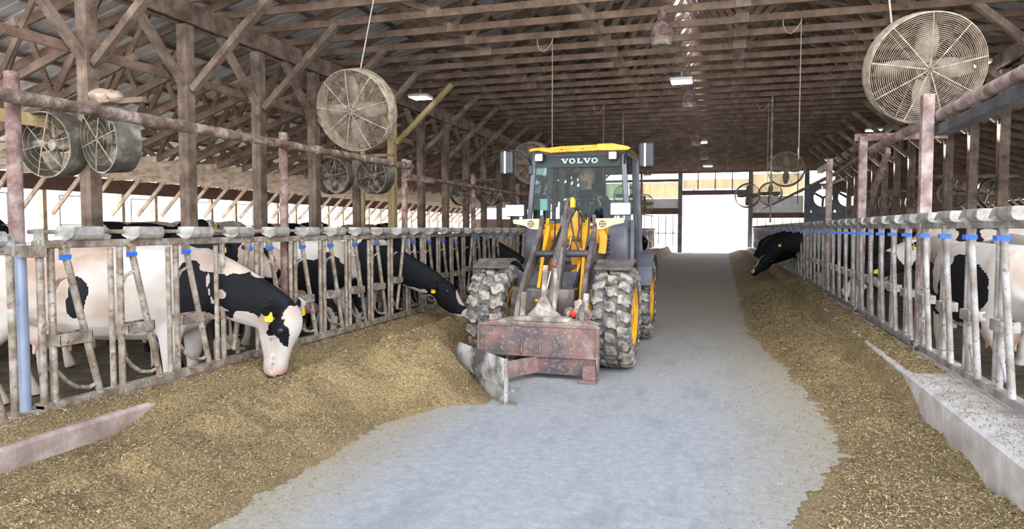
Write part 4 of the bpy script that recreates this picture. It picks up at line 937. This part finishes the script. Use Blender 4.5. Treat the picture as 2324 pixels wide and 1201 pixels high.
hd = remesh(b, .0065, 3); hdo = link(hd, 'head', 'skin', DR)
for v in hd.vertices:                                   # look to the picture left
    z = v.co.z
    if z > hz - .2:
        a = -rad(38) * min(1, (z - hz + .2) / .08); x, y = v.co.x, v.co.y - .02; v.co.x = x * cos(a) - y * sin(a); v.co.y = x * sin(a) + y * cos(a) + .02
Rh = Matrix.Rotation(-rad(38), 4, 'Z')
def hp(x, y, z): q = Rh @ V((x, y - .02, 0)); return V((q.x, q.y + .02, hz + z))
for s in (-1, 1): MB().ball(hp(s * .033, -.088, .012), .007, .007, .006).build('eye', 'eye', hdo, smooth=True)
MB().loft([(hp(-.03, -.098, -.052), .001, .006), (hp(0, -.104, -.05), .008, .007), (hp(.03, -.098, -.052), .001, .006)], 8, (0, 0, 1)).build('mouth', 'red', hdo) if False else None
bb = MB(); bb.loft([(hp(0, -.045, -.175), .026, .028), (hp(0, -.045, -.145), .050, .050), (hp(0, -.035, -.105), .066, .074), (hp(0, -.028, -.072), .070, .076), (hp(0, -.012, -.052), .060, .060)], 16, Rh @ V(X)); MB_ = remesh(bb, .008, 3)
link(MB_, 'beard', 'beard', DR)
hr = MB(); hr.loft([(hp(0, .075, -.09), .05, .03), (hp(0, .082, -.02), .068, .04), (hp(0, .07, .06), .065, .045), (hp(0, .04, .10), .05, .04)], 12, Rh @ V(X)); link(remesh(hr, .008, 2), 'hair', 'beard', DR)
# jacket: torso and sleeves
b = MB()
b.loft([((0, .0, .0), .18, .13), ((0, .0, .15), .17, .125), ((0, .0, .30), .20, .13), ((0, .01, .42), .20, .12), ((0, .02, .49), .15, .09), ((0, .02, .54), .075, .07)], 18, X)
armL = [((-.17, .02, .44), .07), ((-.24, -.02, .36), .065), ((-.29, -.08, .22), .058), ((-.26, -.17, .14), .052), ((-.18, -.27, .24), .043), ((-.155, -.31, .29), .037)]
armR = [((.17, .02, .44), .07), ((.25, -.02, .36), .065), ((.31, -.08, .20), .058), ((.29, -.18, .13), .052), ((.24, -.26, .25), .044), ((.225, -.29, .31), .038)]
limb(b, armL); limb(b, armR)
link(remesh(b, .012, 5), 'jacket', 'jacket', DR)
b = MB(); b.bar((-.14, -.105, .46), (.06, -.145, .12), .045, .012, (0, 1, 0)); b.bar((.14, -.105, .46), (-.05, -.145, .12), .045, .012, (0, 1, 0)); b.build('harness_strap', 'strap', DR)
# trousers and boots
b = MB()
b.loft([((0, .02, .14), .17, .12), ((0, .0, .03), .185, .14), ((0, -.02, -.02), .17, .13)], 14, X)
for s in (-1, 1):
    limb(b, [((s * .09, .0, .05), .095), ((s * .11, -.2, .08), .085), ((s * .12, -.40, .08), .07), ((s * .12, -.44, -.02), .062), ((s * .12, -.42, -.25), .05)])
link(remesh(b, .014, 4), 'trousers', 'jacket', DR)
for s in (-1, 1): MB().loft([((s * .12, -.36, -.31), .045, .05), ((s * .12, -.42, -.30), .05, .05), ((s * .12, -.52, -.31), .048, .035), ((s * .12, -.58, -.315), .03, .025)], 12, X).build('boot', 'black', DR, smooth=True)
# hands gripping the wheel rim
def hand(wx, wy, wz, dx, dz, s):
    b = MB(); w_ = V((wx, wy, wz)); f = V((dx, -.25, dz)).normalized(); side = V((0, -1, 0)) - f * V((0, -1, 0)).dot(f); side.normalize(); pn = f.cross(side)
    b.loft([(w_, .026, .02), (w_ + f * .04, .036, .018), (w_ + f * .085, .040, .014)], 10, side)
    for i, L_ in enumerate((.070, .078, .074, .058)):
        p = w_ + f * .078 + side * (.030 - .020 * i); q = p + f * L_ * .42 + pn * s * .012; r_ = q + f * L_ * .1 + pn * s * .028; e = r_ - f * L_ * .3 + pn * s * .01
        b.tube([p, q, r_, e], .0085, 8)
    p = w_ + f * .03 + side * .03; b.tube([p, p + side * .025 + f * .022 + pn * s * .008, p + side * .03 + f * .05 + pn * s * .022], .0095, 8)
    return b
for s, wx, wy, wz, dx, dz in ((-1, -.150, -.32, .295, .15, 1), (1, .222, -.30, .315, -.35, 1)):
    link(remesh(hand(wx, wy, wz, dx, dz, s), .005, 2), 'hand', 'skin', DR)
# ------------------------------------------------------------------ cows; local frame: +x forward, ground z = 0
def cow_base(pose, vox):
    b = MB(); Yl = (0, 1, 0)
    b.loft([((-1.60, 0, 1.17), .07, .10), ((-1.54, 0, 1.13), .18, .22), ((-1.38, 0, 1.09), .25, .30), ((-1.12, 0, 1.04), .29, .355), ((-.85, 0, .99), .31, .395), ((-.5, 0, .97), .34, .42),
            ((-.2, 0, .98), .33, .42), ((.02, 0, 1.0), .27, .39), ((.16, 0, 1.02), .21, .34), ((.28, 0, 1.04), .13, .24)], 20, Yl, pw=.85)
    for s in (-1, 1):
        b.loft([((.05, s*.13, .98), .11, .20), ((.04, s*.15, .78), .08, .14), ((.03, s*.155, .60), .062, .085), ((.03, s*.155, .44), .058, .062), ((.02, s*.155, .36), .042, .045), ((.02, s*.155, .20), .036, .038), ((.03, s*.155, .13), .045, .048), ((.05, s*.155, .08), .042, .046), ((.07, s*.155, .04), .055, .06), ((.075, s*.155, .0), .058, .065)], 12, Yl)
        b.loft([((-1.28, s*.15, 1.02), .11, .26), ((-1.24, s*.17, .84), .10, .20), ((-1.26, s*.17, .70), .075, .13), ((-1.36, s*.165, .56), .055, .075), ((-1.42, s*.16, .48), .05, .06), ((-1.41, s*.16, .36), .04, .045), ((-1.38, s*.16, .20), .036, .038), ((-1.36, s*.16, .13), .045, .048), ((-1.33, s*.16, .04), .055, .06), ((-1.32, s*.16, .0), .058, .065)], 12, Yl)
    b.ball((-1.02, 0, .62), .21, .16, .16, 14)
    for s in (-1, 1):
        for x in (-1.10, -.94): b.tube([(x, s*.08, .50), (x, s*.085, .42)], .018, 8)
    b.tube([(-1.52, 0, 1.30), (-1.62, 0, 1.24), (-1.66, 0, 1.05), (-1.67, 0, .75)], .03, 8); b.ball((-1.67, 0, .62), .04, .04, .14, 8)
    if pose == 'eat':
        nk = [((.02, 0, 1.12), .15, .22), ((.18, 0, 1.09), .14, .26), ((.38, 0, 1.01), .125, .25), ((.58, 0, .93), .115, .225), ((.76, 0, .86), .10, .19), ((.89, 0, .80), .09, .15)]
        o, d = V((.95, 0, .90)), V((-.20, 0, -1))
    elif pose == 'reach':
        nk = [((.02, 0, 1.12), .15, .22), ((.25, 0, 1.10), .14, .25), ((.52, 0, 1.0), .12, .21), ((.80, 0, .87), .11, .19), ((1.02, 0, .77), .10, .165), ((1.12, 0, .73), .085, .13)]
        o, d = V((1.10, 0, .83)), V((.66, 0, -.75))
    elif pose == 'out':
        nk = [((.02, 0, 1.12), .15, .22), ((.25, 0, 1.12), .14, .25), ((.50, 0, 1.08), .12, .22), ((.72, 0, 1.04), .11, .19), ((.90, 0, 1.02), .095, .16)]
        o, d = V((.92, 0, 1.13)), V((.50, 0, -.86))
    else:
        nk = [((.02, 0, 1.12), .15, .22), ((.22, 0, 1.16), .14, .25), ((.44, 0, 1.22), .115, .21), ((.64, 0, 1.28), .095, .165), ((.82, 0, 1.32), .085, .135)]
        o, d = V((.84, 0, 1.42)), V((.80, 0, -.60))
    b.loft(nk, 16, Yl)
    if pose in ('eat', 'reach'): b.loft([((.14, 0, .80), .05, .08), ((.40, 0, .83), .04, .08), ((.62, 0, .83), .03, .06)], 10, Yl)
    d.normalize(); up = V((-d.z, 0, d.x)) * 1.0      # forehead side of the head
    H = lambda a, c, lat=0: tuple(o + d * a + up * c + V((0, lat, 0)))
    # rings of the head: distance from the poll, offset, half width, half depth
    hd = [(0, -.01, .060, .050), (.035, -.025, .095, .10), (.10, -.045, .115, .145), (.17, -.055, .122, .158), (.24, -.060, .108, .155), (.31, -.060, .088, .138), (.39, -.052, .072, .110), (.47, -.042, .068, .090), (.54, -.038, .080, .084), (.585, -.036, .078, .072), (.61, -.036, .050, .048)]
    b.loft([(H(a, c), w_, h_) for a, c, w_, h_ in hd], 18, Yl, pw=.9)
    for s in (-1, 1):
        b.ball(H(.185, .02, s * .098), .03, .022, .035, 10)                         # brow over the eye
        e0, e1 = V(H(.05, -.01, s * .085)), V(H(.03, -.07, s * .265))
        tip = (e1 - e0)
        b.loft([(e0, .028, .022), (e0 + tip * .3, .056, .020), (e0 + tip * .6, .068, .018), (e0 + tip * .85, .045, .015), (e1, .012, .012)], 12, tuple(d))
    me = remesh(b, vox, 4, .5)
    return me, o, d, up
BASES = {}
def head_turn(v, k):       # k = sideways reach of the neck (towards -y), smooth
    x = v.x
    if x <= .15: return v
    u = min(1, (x - .15) / .85); v.y -= k * u * u * (3 - 2 * u); return v
def make_cow(label, pose, loc, rz, coat, patches, seed=0, bias=0., group=None, hi=False, turn=0, scale=1, tagc='tag', pinky=True, twist=0):
    key = (pose, hi)
    if key not in BASES: BASES[key] = cow_base(pose, .0135 if hi else .022)
    base, o, d, up = BASES[key]; me = base.copy(); me.name = 'cow'
    n = len(me.vertices); co = [V(v.co) for v in me.vertices]; pv, pk = [0.] * n, [0.] * n
    sd = V((seed * 7.31, seed * 3.7, seed * 1.9)); mz = o + d * .585
    for i, c in enumerate(co):
        f = noise.noise(c * 1.35 + sd) * 1.6 + bias + .35 * noise.noise(c * 4 + sd)
        if seed is None: f = bias
        if c.z < .42: f -= .7
        for (px, py, pz, rx, ry, rzz, sg) in patches:      # sg=+1 black, -1 white
            q = sqrt(((c.x-px)/rx)**2 + ((c.y-py)/ry)**2 + ((c.z-pz)/rzz)**2) * (1 + .45 * noise.noise(c * 8 + sd))
            if q < 1.6:
                t_ = max(0, min(1, (1.25 - q) / .5)); f = f * (1 - t_) + sg * (1.1 - q) * 2.2 * t_ if q > 1 else sg * max(.15, (1.1 - q) * 2.2)
        pv[i] = .5 + max(-.5, min(.5, f)) ; m_ = (c - mz).length
        if pinky: pk[i] = max(0, min(1, (.105 - m_) / .05)) * .8
        if -1.25 < c.x < -.8 and c.z < .62 and abs(c.y) < .2: pk[i] = .5; pv[i] = 0
    for nm, arr in (('patch', pv), ('pink', pk)):
        a = me.attributes.new(nm, 'FLOAT', 'POINT'); a.data.foreach_set('value', arr)
    Rt = lambda v: head_turn(v, turn)
    def headrot(v):       # turn the head about the vertical through the poll
        if twist and (V(v) - o).dot(d) > -.06 and v.x > o.x - .12:
            k = max(0, min(1, ((V(v) - o).dot(d) + .06) / .1)) if True else 1
            a = twist * k; x, y = v.x - o.x, v.y; v.x = o.x + x * cos(a) - y * sin(a); v.y = x * sin(a) + y * cos(a)
        return v
    if turn or twist:
        for v in me.vertices: v.co = Rt(headrot(V(v.co)))
    me.materials.clear(); me.materials.append(M[coat]); me.update()
    c = bpy.data.objects.new('cow', me); COL.objects.link(c); c.location = loc; c.rotation_euler = (0, 0, rz); c.scale = scale if isinstance(scale, tuple) else (scale,) * 3
    tag(c, label, 'cow', group)
    def hp(a, cc, lat): return Rt(headrot(V(o + d * a + up * cc + V((0, lat, 0)))))
    for s in (-1, 1):
        e = MB().ball(hp(.20, .03, s * .112), .023, .017, .023, 14).build('eye', 'eye', c, smooth=True)
        p = hp(.59, .01, s * .04); MB().ball(p, .014, .010, .010, 8).build('nostril', 'eye', c, smooth=True)
        k = hp(.05, -.045, s * .17); b = MB()
        b.prism([(-.022, 0), (.022, 0), (.03, -.06), (.024, -.075), (-.024, -.075), (-.03, -.06)], -.003, .003); b.ball((0, 0, .008), .012, .006, .012, 8)
        for i, v in enumerate(b.v): b.v[i] = tuple(V(v) + k + V((0, s * .02 if s < 0 else 0.02, -.01)))
        b.build('ear_tag', tagc, c)
    return c
PF = -.10
# A: the big white cow in front. patches: (x, y, z, rx, ry, rz, sign)
A = [(-.55, -.33, .98, .075, .2, .15, 1), (-.61, -.33, .86, .05, .2, .10, 1),                       # flank spot
     (.24, -.2, .96, .12, .22, .20, 1), (.20, -.2, 1.17, .05, .2, .08, 1), (.36, -.2, .82, .10, .2, .08, 1), (.40, -.2, 1.02, .10, .2, .14, 1),
     (.60, -.08, .96, .22, .26, .19, 1), (.76, -.08, 1.0, .20, .3, .13, 1), (.43, -.14, .97, .045, .09, .04, -1),
     (.48, 0, 1.21, .20, .2, .075, -1), (.62, 0, .72, .12, .2, .12, -1),
     (.88, -.1, .90, .10, .25, .12, 1), (.90, -.12, .63, .115, .12, .16, 1),
     (1.055, 0, .76, .085, .2, .22, -1), (.84, 0, .40, .2, .2, .20, -1), (.75, 0, .60, .06, .2, .15, -1)]
make_cow('big white cow with black neck and eye patches eating, its head through the fence', 'eat', (-4.40, 4.87, PF), rad(10), 'coat', A, 5, -2.0, hi=True, scale=(1.14, 1.1, 1.0), turn=.16, twist=rad(-14), tagc='tag')
# D: black head reaching for the feed next to the loader tyre
Dp = [(.6, 0, 1.0, .75, .5, .42, 1), (1.15, 0, .75, .35, .4, .2, 1), (.30, 0, 1.34, .16, .2, .10, -1), (.72, 0, .70, .34, .10, .06, -1), (1.06, 0, .60, .30, .07, .055, -1), (1.50, 0, .42, .11, .12, .09, -1),
      (1.42, 0, .60, .12, .05, .12, -1), (-.6, 0, 1.1, .55, .5, .4, -1), (.0, -.2, .80, .35, .3, .35, 1), (1.12, .2, .82, .1, .12, .08, -1)]
make_cow('black headed cow with white throat stripe reaching into feed beside the loader tyre', 'reach', (-4.52, 8.30, PF + .02), rad(-2), 'coat', Dp, 2, -.1, hi=True, turn=.0)
# cows standing behind the fence without their heads through, and those farther back
make_cow('cow with pale blazed face behind the headlocks, right of the big white cow', 'up', (-5.38, 6.68, PF - .12), rad(-4), 'coat2', [(1.1, 0, 1.2, .3, .05, .3, -1), (.95, -.1, 1.30, .2, .1, .12, 1), (.3, -.2, 1.1, .35, .3, .4, 1), (1.36, 0, 1.08, .09, .2, .08, 1)], 3, .25, turn=.30, twist=rad(-20))
make_cow('white and tan cow standing behind the headlocks left of the black eating cow', 'up', (-5.80, 7.50, PF), rad(180), 'coat', [(-.3, .3, .75, .3, .2, .2, 1), (-1.3, .3, .8, .3, .3, .2, 1)], 8, -.55)
make_cow('black cow eating right at the front corner of the loader tyre', 'eat', (-4.32, 12.22, PF), rad(0), 'coat', [], 11, .9)
make_cow('black and white cow standing just behind the large white cow', 'up', (-5.42, 5.80, PF), rad(3), 'coat', [(.3, -.3, 1.1, .3, .3, .3, 1)], 4, .4)
rest = [('dark cow facing away beyond the white and tan cow', 'up', (-5.78, 9.15, PF), 180, 'coat', 12, .6), ('black cow beyond the black eating cow behind the fence', 'up', (-5.4, 10.15, PF), 0, 'coat', 13, .8),
        ('cow with a white rump seen above the fence left of the middle post', 'up', (-9.7, 11.6, PF + .22), 92, 'coat', 14, -.2), ('black cow whose head shows above the rail at the left edge', 'up', (-8.65, 5.5, PF + .22), 84, 'coat', 15, 1.),
        ('spotted cow with its striped back showing above the rail at the left', 'up', (-8.6, 9.35, PF + .22), 88, 'coat', 16, .05), ('cow resting in the left bay behind the rusty pipe post', 'up', (-8.6, 13.0, PF + .22), 92, 'coat', 17, .1),
        ('cow with grey brown back above the left headlocks below the drum fans', 'up', (-8.7, 16.6, PF + .22), 88, 'coat2', 18, .3), ('cow with black shoulder above the headlocks left of the loader', 'up', (-5.8, 11.15, PF), 178, 'coat', 19, .5),
        ('cow with a pale rump above the headlocks close to the loader', 'up', (-5.8, 14.2, PF), 182, 'coat2', 20, -.3), ('black cow at the fence behind the front tyre of the loader', 'eat', (-4.32, 15.7, PF), 0, 'coat', 21, .7),
        ('dark cow at the left fence behind the cab', 'eat', (-4.32, 22.3, PF), 0, 'coat', 22, .6), ('black eared cow with its head at the fence left of the doorway', 'eat', (-4.32, 33.2, PF + .1), 0, 'coat', 23, .9)]
for lab, pose, loc, a, ct, sd, bi in rest: make_cow(lab, pose, loc, rad(a), ct, [], sd, bi)
# right side: heads come out towards -x
RB = [(1.25, 0, .45, .1, .07, .4, -1)]
make_cow('black cow with white blaze and muzzle, lowest head eating at the right fence', 'reach', (2.14, 17.9, PF + .05), rad(190), 'coat', [(1.35, 0, .66, .22, .045, .18, -1), (1.5, .06, .46, .08, .09, .08, -1)], 31, 1.1, tagc='tagg')
make_cow('black cow with raised head, tallest and rightmost of the group at the right fence', 'out', (2.10, 16.95, PF + .12), rad(186), 'coat', [], 32, 1.2, tagc='tagg')
make_cow('black cow with a narrow white blaze behind the lowest head at the right fence', 'out', (2.10, 19.0, PF + .12), rad(184), 'coat', [(1.15, 0, 1.25, .3, .035, .3, -1)], 33, 1.1, tagc='tagg')
make_cow('black cow, leftmost big head of the black group at the right fence', 'out', (2.08, 20.8, PF + .12), rad(180), 'coat', [], 34, 1.1)
make_cow('dark headed cow eating farther down, left of the black group at the right fence', 'eat', (2.4, 23.8, PF + .05), rad(180), 'coat2', [], 35, .5)
make_cow('grey brown headed cow eating farthest down the right fence', 'eat', (2.4, 26.5, PF + .05), rad(180), 'coat2', [], 36, .1)
make_cow('white cow with big black patches behind the second pale headlock panel', 'up', (3.3, 8.9, PF), rad(94), 'coat', [(-.6, .3, .98, .45, .4, .30, 1), (.2, .3, .95, .25, .4, .25, 1), (-.15, .3, 1.05, .12, .3, .25, -1)], 41, -.9)
make_cow('black and white cow behind the blue clipped headlocks at the right edge', 'up', (2.34, 8.25, PF - .02), rad(93), 'coat', [(.05, .3, .96, .38, .45, .32, 1), (-.85, .3, .92, .48, .45, .32, 1), (-.38, .3, 1.15, .12, .3, .25, -1), (1.1, 0, 1.2, .4, .4, .25, 1)], 42, -1.4)
make_cow('white shouldered cow behind the third pale headlock panel', 'up', (3.4, 13.4, PF), rad(95), 'coat', [], 43, 0)
make_cow('cow with its pale pink nose low between the bars of the right fence', 'reach', (3.14, 10.95, .10), rad(180), 'coat', [(1.45, 0, .45, .12, .2, .12, -1)], 44, .0)
# ------------------------------------------------------------------ feed
def ss(a, b, x):
    t = max(0, min(1, (x - a) / (b - a))) if a != b else 0; return t * t * (3 - 2 * t)
def lum(x, y, s=1, z=0): return noise.noise(V((x * s, y * s, z)))
def hl(x, y):           # left heap, height above the lane
    edge = -2.28 + .07 * lum(x * 0, y, 1.3, 4) + .04 * lum(0, y, 5, 9) + .05 * lum(x, y, 14, 9)
    if 4.6 < y < 6.2: edge = -2.28 + .50 * (.35 * ss(4.5, 5.1, y) + .65 * ss(5.05, 5.3, y)) * (1 - ss(5.6, 6.1, y))
    if y > 5.5: edge -= .16 * ss(5.5, 6.6, y)
    edge -= .35 * ss(9, 12, y)
    pk = -2.95 - .1 * ss(6, 9, y)
    top = .17 + .13 * ss(3.2, 5.2, y) + .05 * lum(0, y, 1.1, 2)
    a = ss(edge + .0, pk + .25 * ss(4.8, 5.3, y) * (1 - ss(6, 6.6, y)), x) if x > pk else 1 - .38 * ss(pk, -3.55, x)
    # steep ridge lines left by the pusher
    rid = .05 * max(0, 1 - abs(x + 2.62 + .1 * sin(y * 1.3)) / .16) * (1 - ss(4.6, 5.4, y)) + .05 * max(0, 1 - abs(x + 3.1 - .05 * y + .08 * sin(y * 2.1)) / .2)
    a2 = a * (.4 + .6 * ss(edge, edge - .35, x))
    h = top * a + a2 * .075 * (.6 - 2 * abs(lum(x, y, 1.9, 11))) + rid * ss(edge, edge - .12, x) + a * (.085 * lum(x, y, 2.8) + .045 * lum(x, y, 7, 5) + .022 * lum(x, y, 18, 8))
    h += .17 * math.exp(-((x + 2.38) ** 2 / .10 + (y - 5.72) ** 2 / .30)) * ss(edge, edge - .1, x)
    for cx, cy, r_, dp in ((-3.33, 4.78, .2, .05), (-3.0, 3.4, .28, .06), (-2.75, 4.0, .2, .035), (-3.2, 2.6, .3, .05), (-3.1, 8.1, .3, .05)):
        h -= dp * math.exp(-((x - cx) ** 2 + (y - cy) ** 2) / r_ ** 2)
    if x < -3.5:
        near = 1 - ss(3.35, 4.0, y)
        onc = .25 + .018 + .02 * lum(x, y, 6) + .015 * lum(x, y, 17)
        k = ss(-3.46, -3.60, x)
        hh = h * (1 - k) + max(h, onc) * k
        if near > 0:
            kk = ss(-3.60, -3.70, x); n2 = (.06 if x > -3.60 else .19 + .115 * kk + (.02 * lum(x, y, 8)))
            if x > -3.60: n2 = .10 + (h - .10) * ss(-3.60, -3.5, x)
            hh = hh * (1 - near) + n2 * near
        h = hh
    if x > edge: h = -.03
    return h
def hr(x, y):           # right heap
    edge = .32 + .42 * (1 - ss(5.0, 11, y)) + .07 * lum(0, y, 1.4, 3) + .05 * lum(0, y, 5, 3) + .09 * lum(x, y, 11, 3)
    edge -= .55 * (1 - ss(2.8, 5.2, y))
    top = .07 + .12 * ss(5.5, 9, y) + .02 * lum(0, y, 1.2, 6)
    mid = 1.0
    a = ss(edge, mid, x)
    if x > 1.36: a *= 1 - .25 * ss(1.36, 1.6, x)
    h = top * a + a * .04 * (.6 - 2 * abs(lum(x, y, 1.9, 21))) + a * (.055 * lum(x, y, 3.0, 3) + .032 * lum(x, y, 8, 2) + .016 * lum(x, y, 20, 1)) * (.6 + .4 * ss(4, 7, y))
    if x > 1.30:
        bank = ss(5.3, 6.1, y); spill = .30 + .03 * bank + .02 * lum(x, y, 5, 3) * bank - .03 * (1 - bank)
        # towards the camera the curb face and its top stay bare
        k = ss(1.20, 1.45, x) * bank
        h = h * (1 - k) + max(h, spill - .035 * ss(1.5, 1.7, x)) * k
    if x < edge: h = -.03
    return h
def heap(name, f, xs, ys, lab):
    nx, ny = len(xs), len(ys)
    vs = [(x, y, f(x, y)) for y in ys for x in xs]
    fs = [(j*nx+i, j*nx+i+1, (j+1)*nx+i+1, (j+1)*nx+i) for j in range(ny - 1) for i in range(nx - 1)]
    o = MB().add(vs, fs).build(name, 'feed', smooth=180, origin=False)
    return tag(o, lab, 'feed', kind='stuff')
def yl(a, b):
    r_ = [a]
    while r_[-1] < b: r_.append(r_[-1] + max(.022, (r_[-1] - 2) * .0065))
    return r_
YS = yl(1.6, YB - .5)
heap('feed_heap', hl, frange(-3.86, -1.7, .022), YS, 'long brown heap of chopped feed along the left fence, pushed up by the loader')
heap('feed_heap', hr, frange(-.15, 1.66, .022), YS, 'long flatter heap of chopped feed along the right fence')
# loose chips and stems lying on the heaps: far too many to count
def chips(name, f, n, xr, y0, y1, lab, seed, pw=1.6, big=1., minh=.012, fade=None):
    R_ = random.Random(seed); vs, fs, mi = [], [], []
    k = 0
    while k < n:
        y = y0 + (y1 - y0) * R_.random() ** pw; x = R_.uniform(*xr); h = f(x, y)
        if h < minh and not fade: 
            k += .15; continue
        if fade is not None:
            h = 0
            if R_.random() > fade(x, y): k += .1; continue
        L_ = (R_.random() ** 3 * .020 + .004) * big * (1 + .06 * (y - 2)); W_ = R_.uniform(.0012, .0026) * big * (1 + .10 * (y - 2)); a = R_.random() * 2 * pi; e = R_.gauss(0, .35)
        d = V((cos(a) * cos(e), sin(a) * cos(e), sin(e))); s = V((-sin(a), cos(a), R_.gauss(0, .4))).normalized() * W_; c = V((x, y, h + .003 + abs(d.z) * L_ * .5))
        i = len(vs); q = d * L_ / 2
        vs += [c - q - s, c + q - s, c + q + s, c - q + s]; fs.append((i, i+1, i+2, i+3)); mi.append(R_.choices((0, 1, 2), (6, 2, 4))[0]); k += 1
    b = MB(); b.v = vs; b.f = fs; b.mi = mi
    return tag(b.build(name, ['feed1', 'feed2', 'feed3'], origin=False), lab, 'feed', kind='stuff')
chips('loose_straw', hl, 95000, (-3.86, -1.72), 2.0, 14, 'loose chopped stems and chips covering the left feed heap', 3)
chips('loose_straw', hr, 80000, (-.1, 1.66), 3.0, 15, 'loose chopped stems and chips covering the right feed heap', 4)
chips('scattered_crumbs', lambda x, y: .302, 7000, (1.37, 1.66), 3.0, 7.2, 'feed crumbs lying on the bare top of the right curb', 8, 1.2, .8)
fd = lambda x, y: max(.03, ss(-1.45, -2.25, x), ss(-.5, .6, x)) ** 2
chips('scattered_crumbs', hl, 42000, (-2.45, 1.3), 2.2, 14, 'feed crumbs scattered over the pale concrete lane', 5, 1.8, .75, 0, fd)
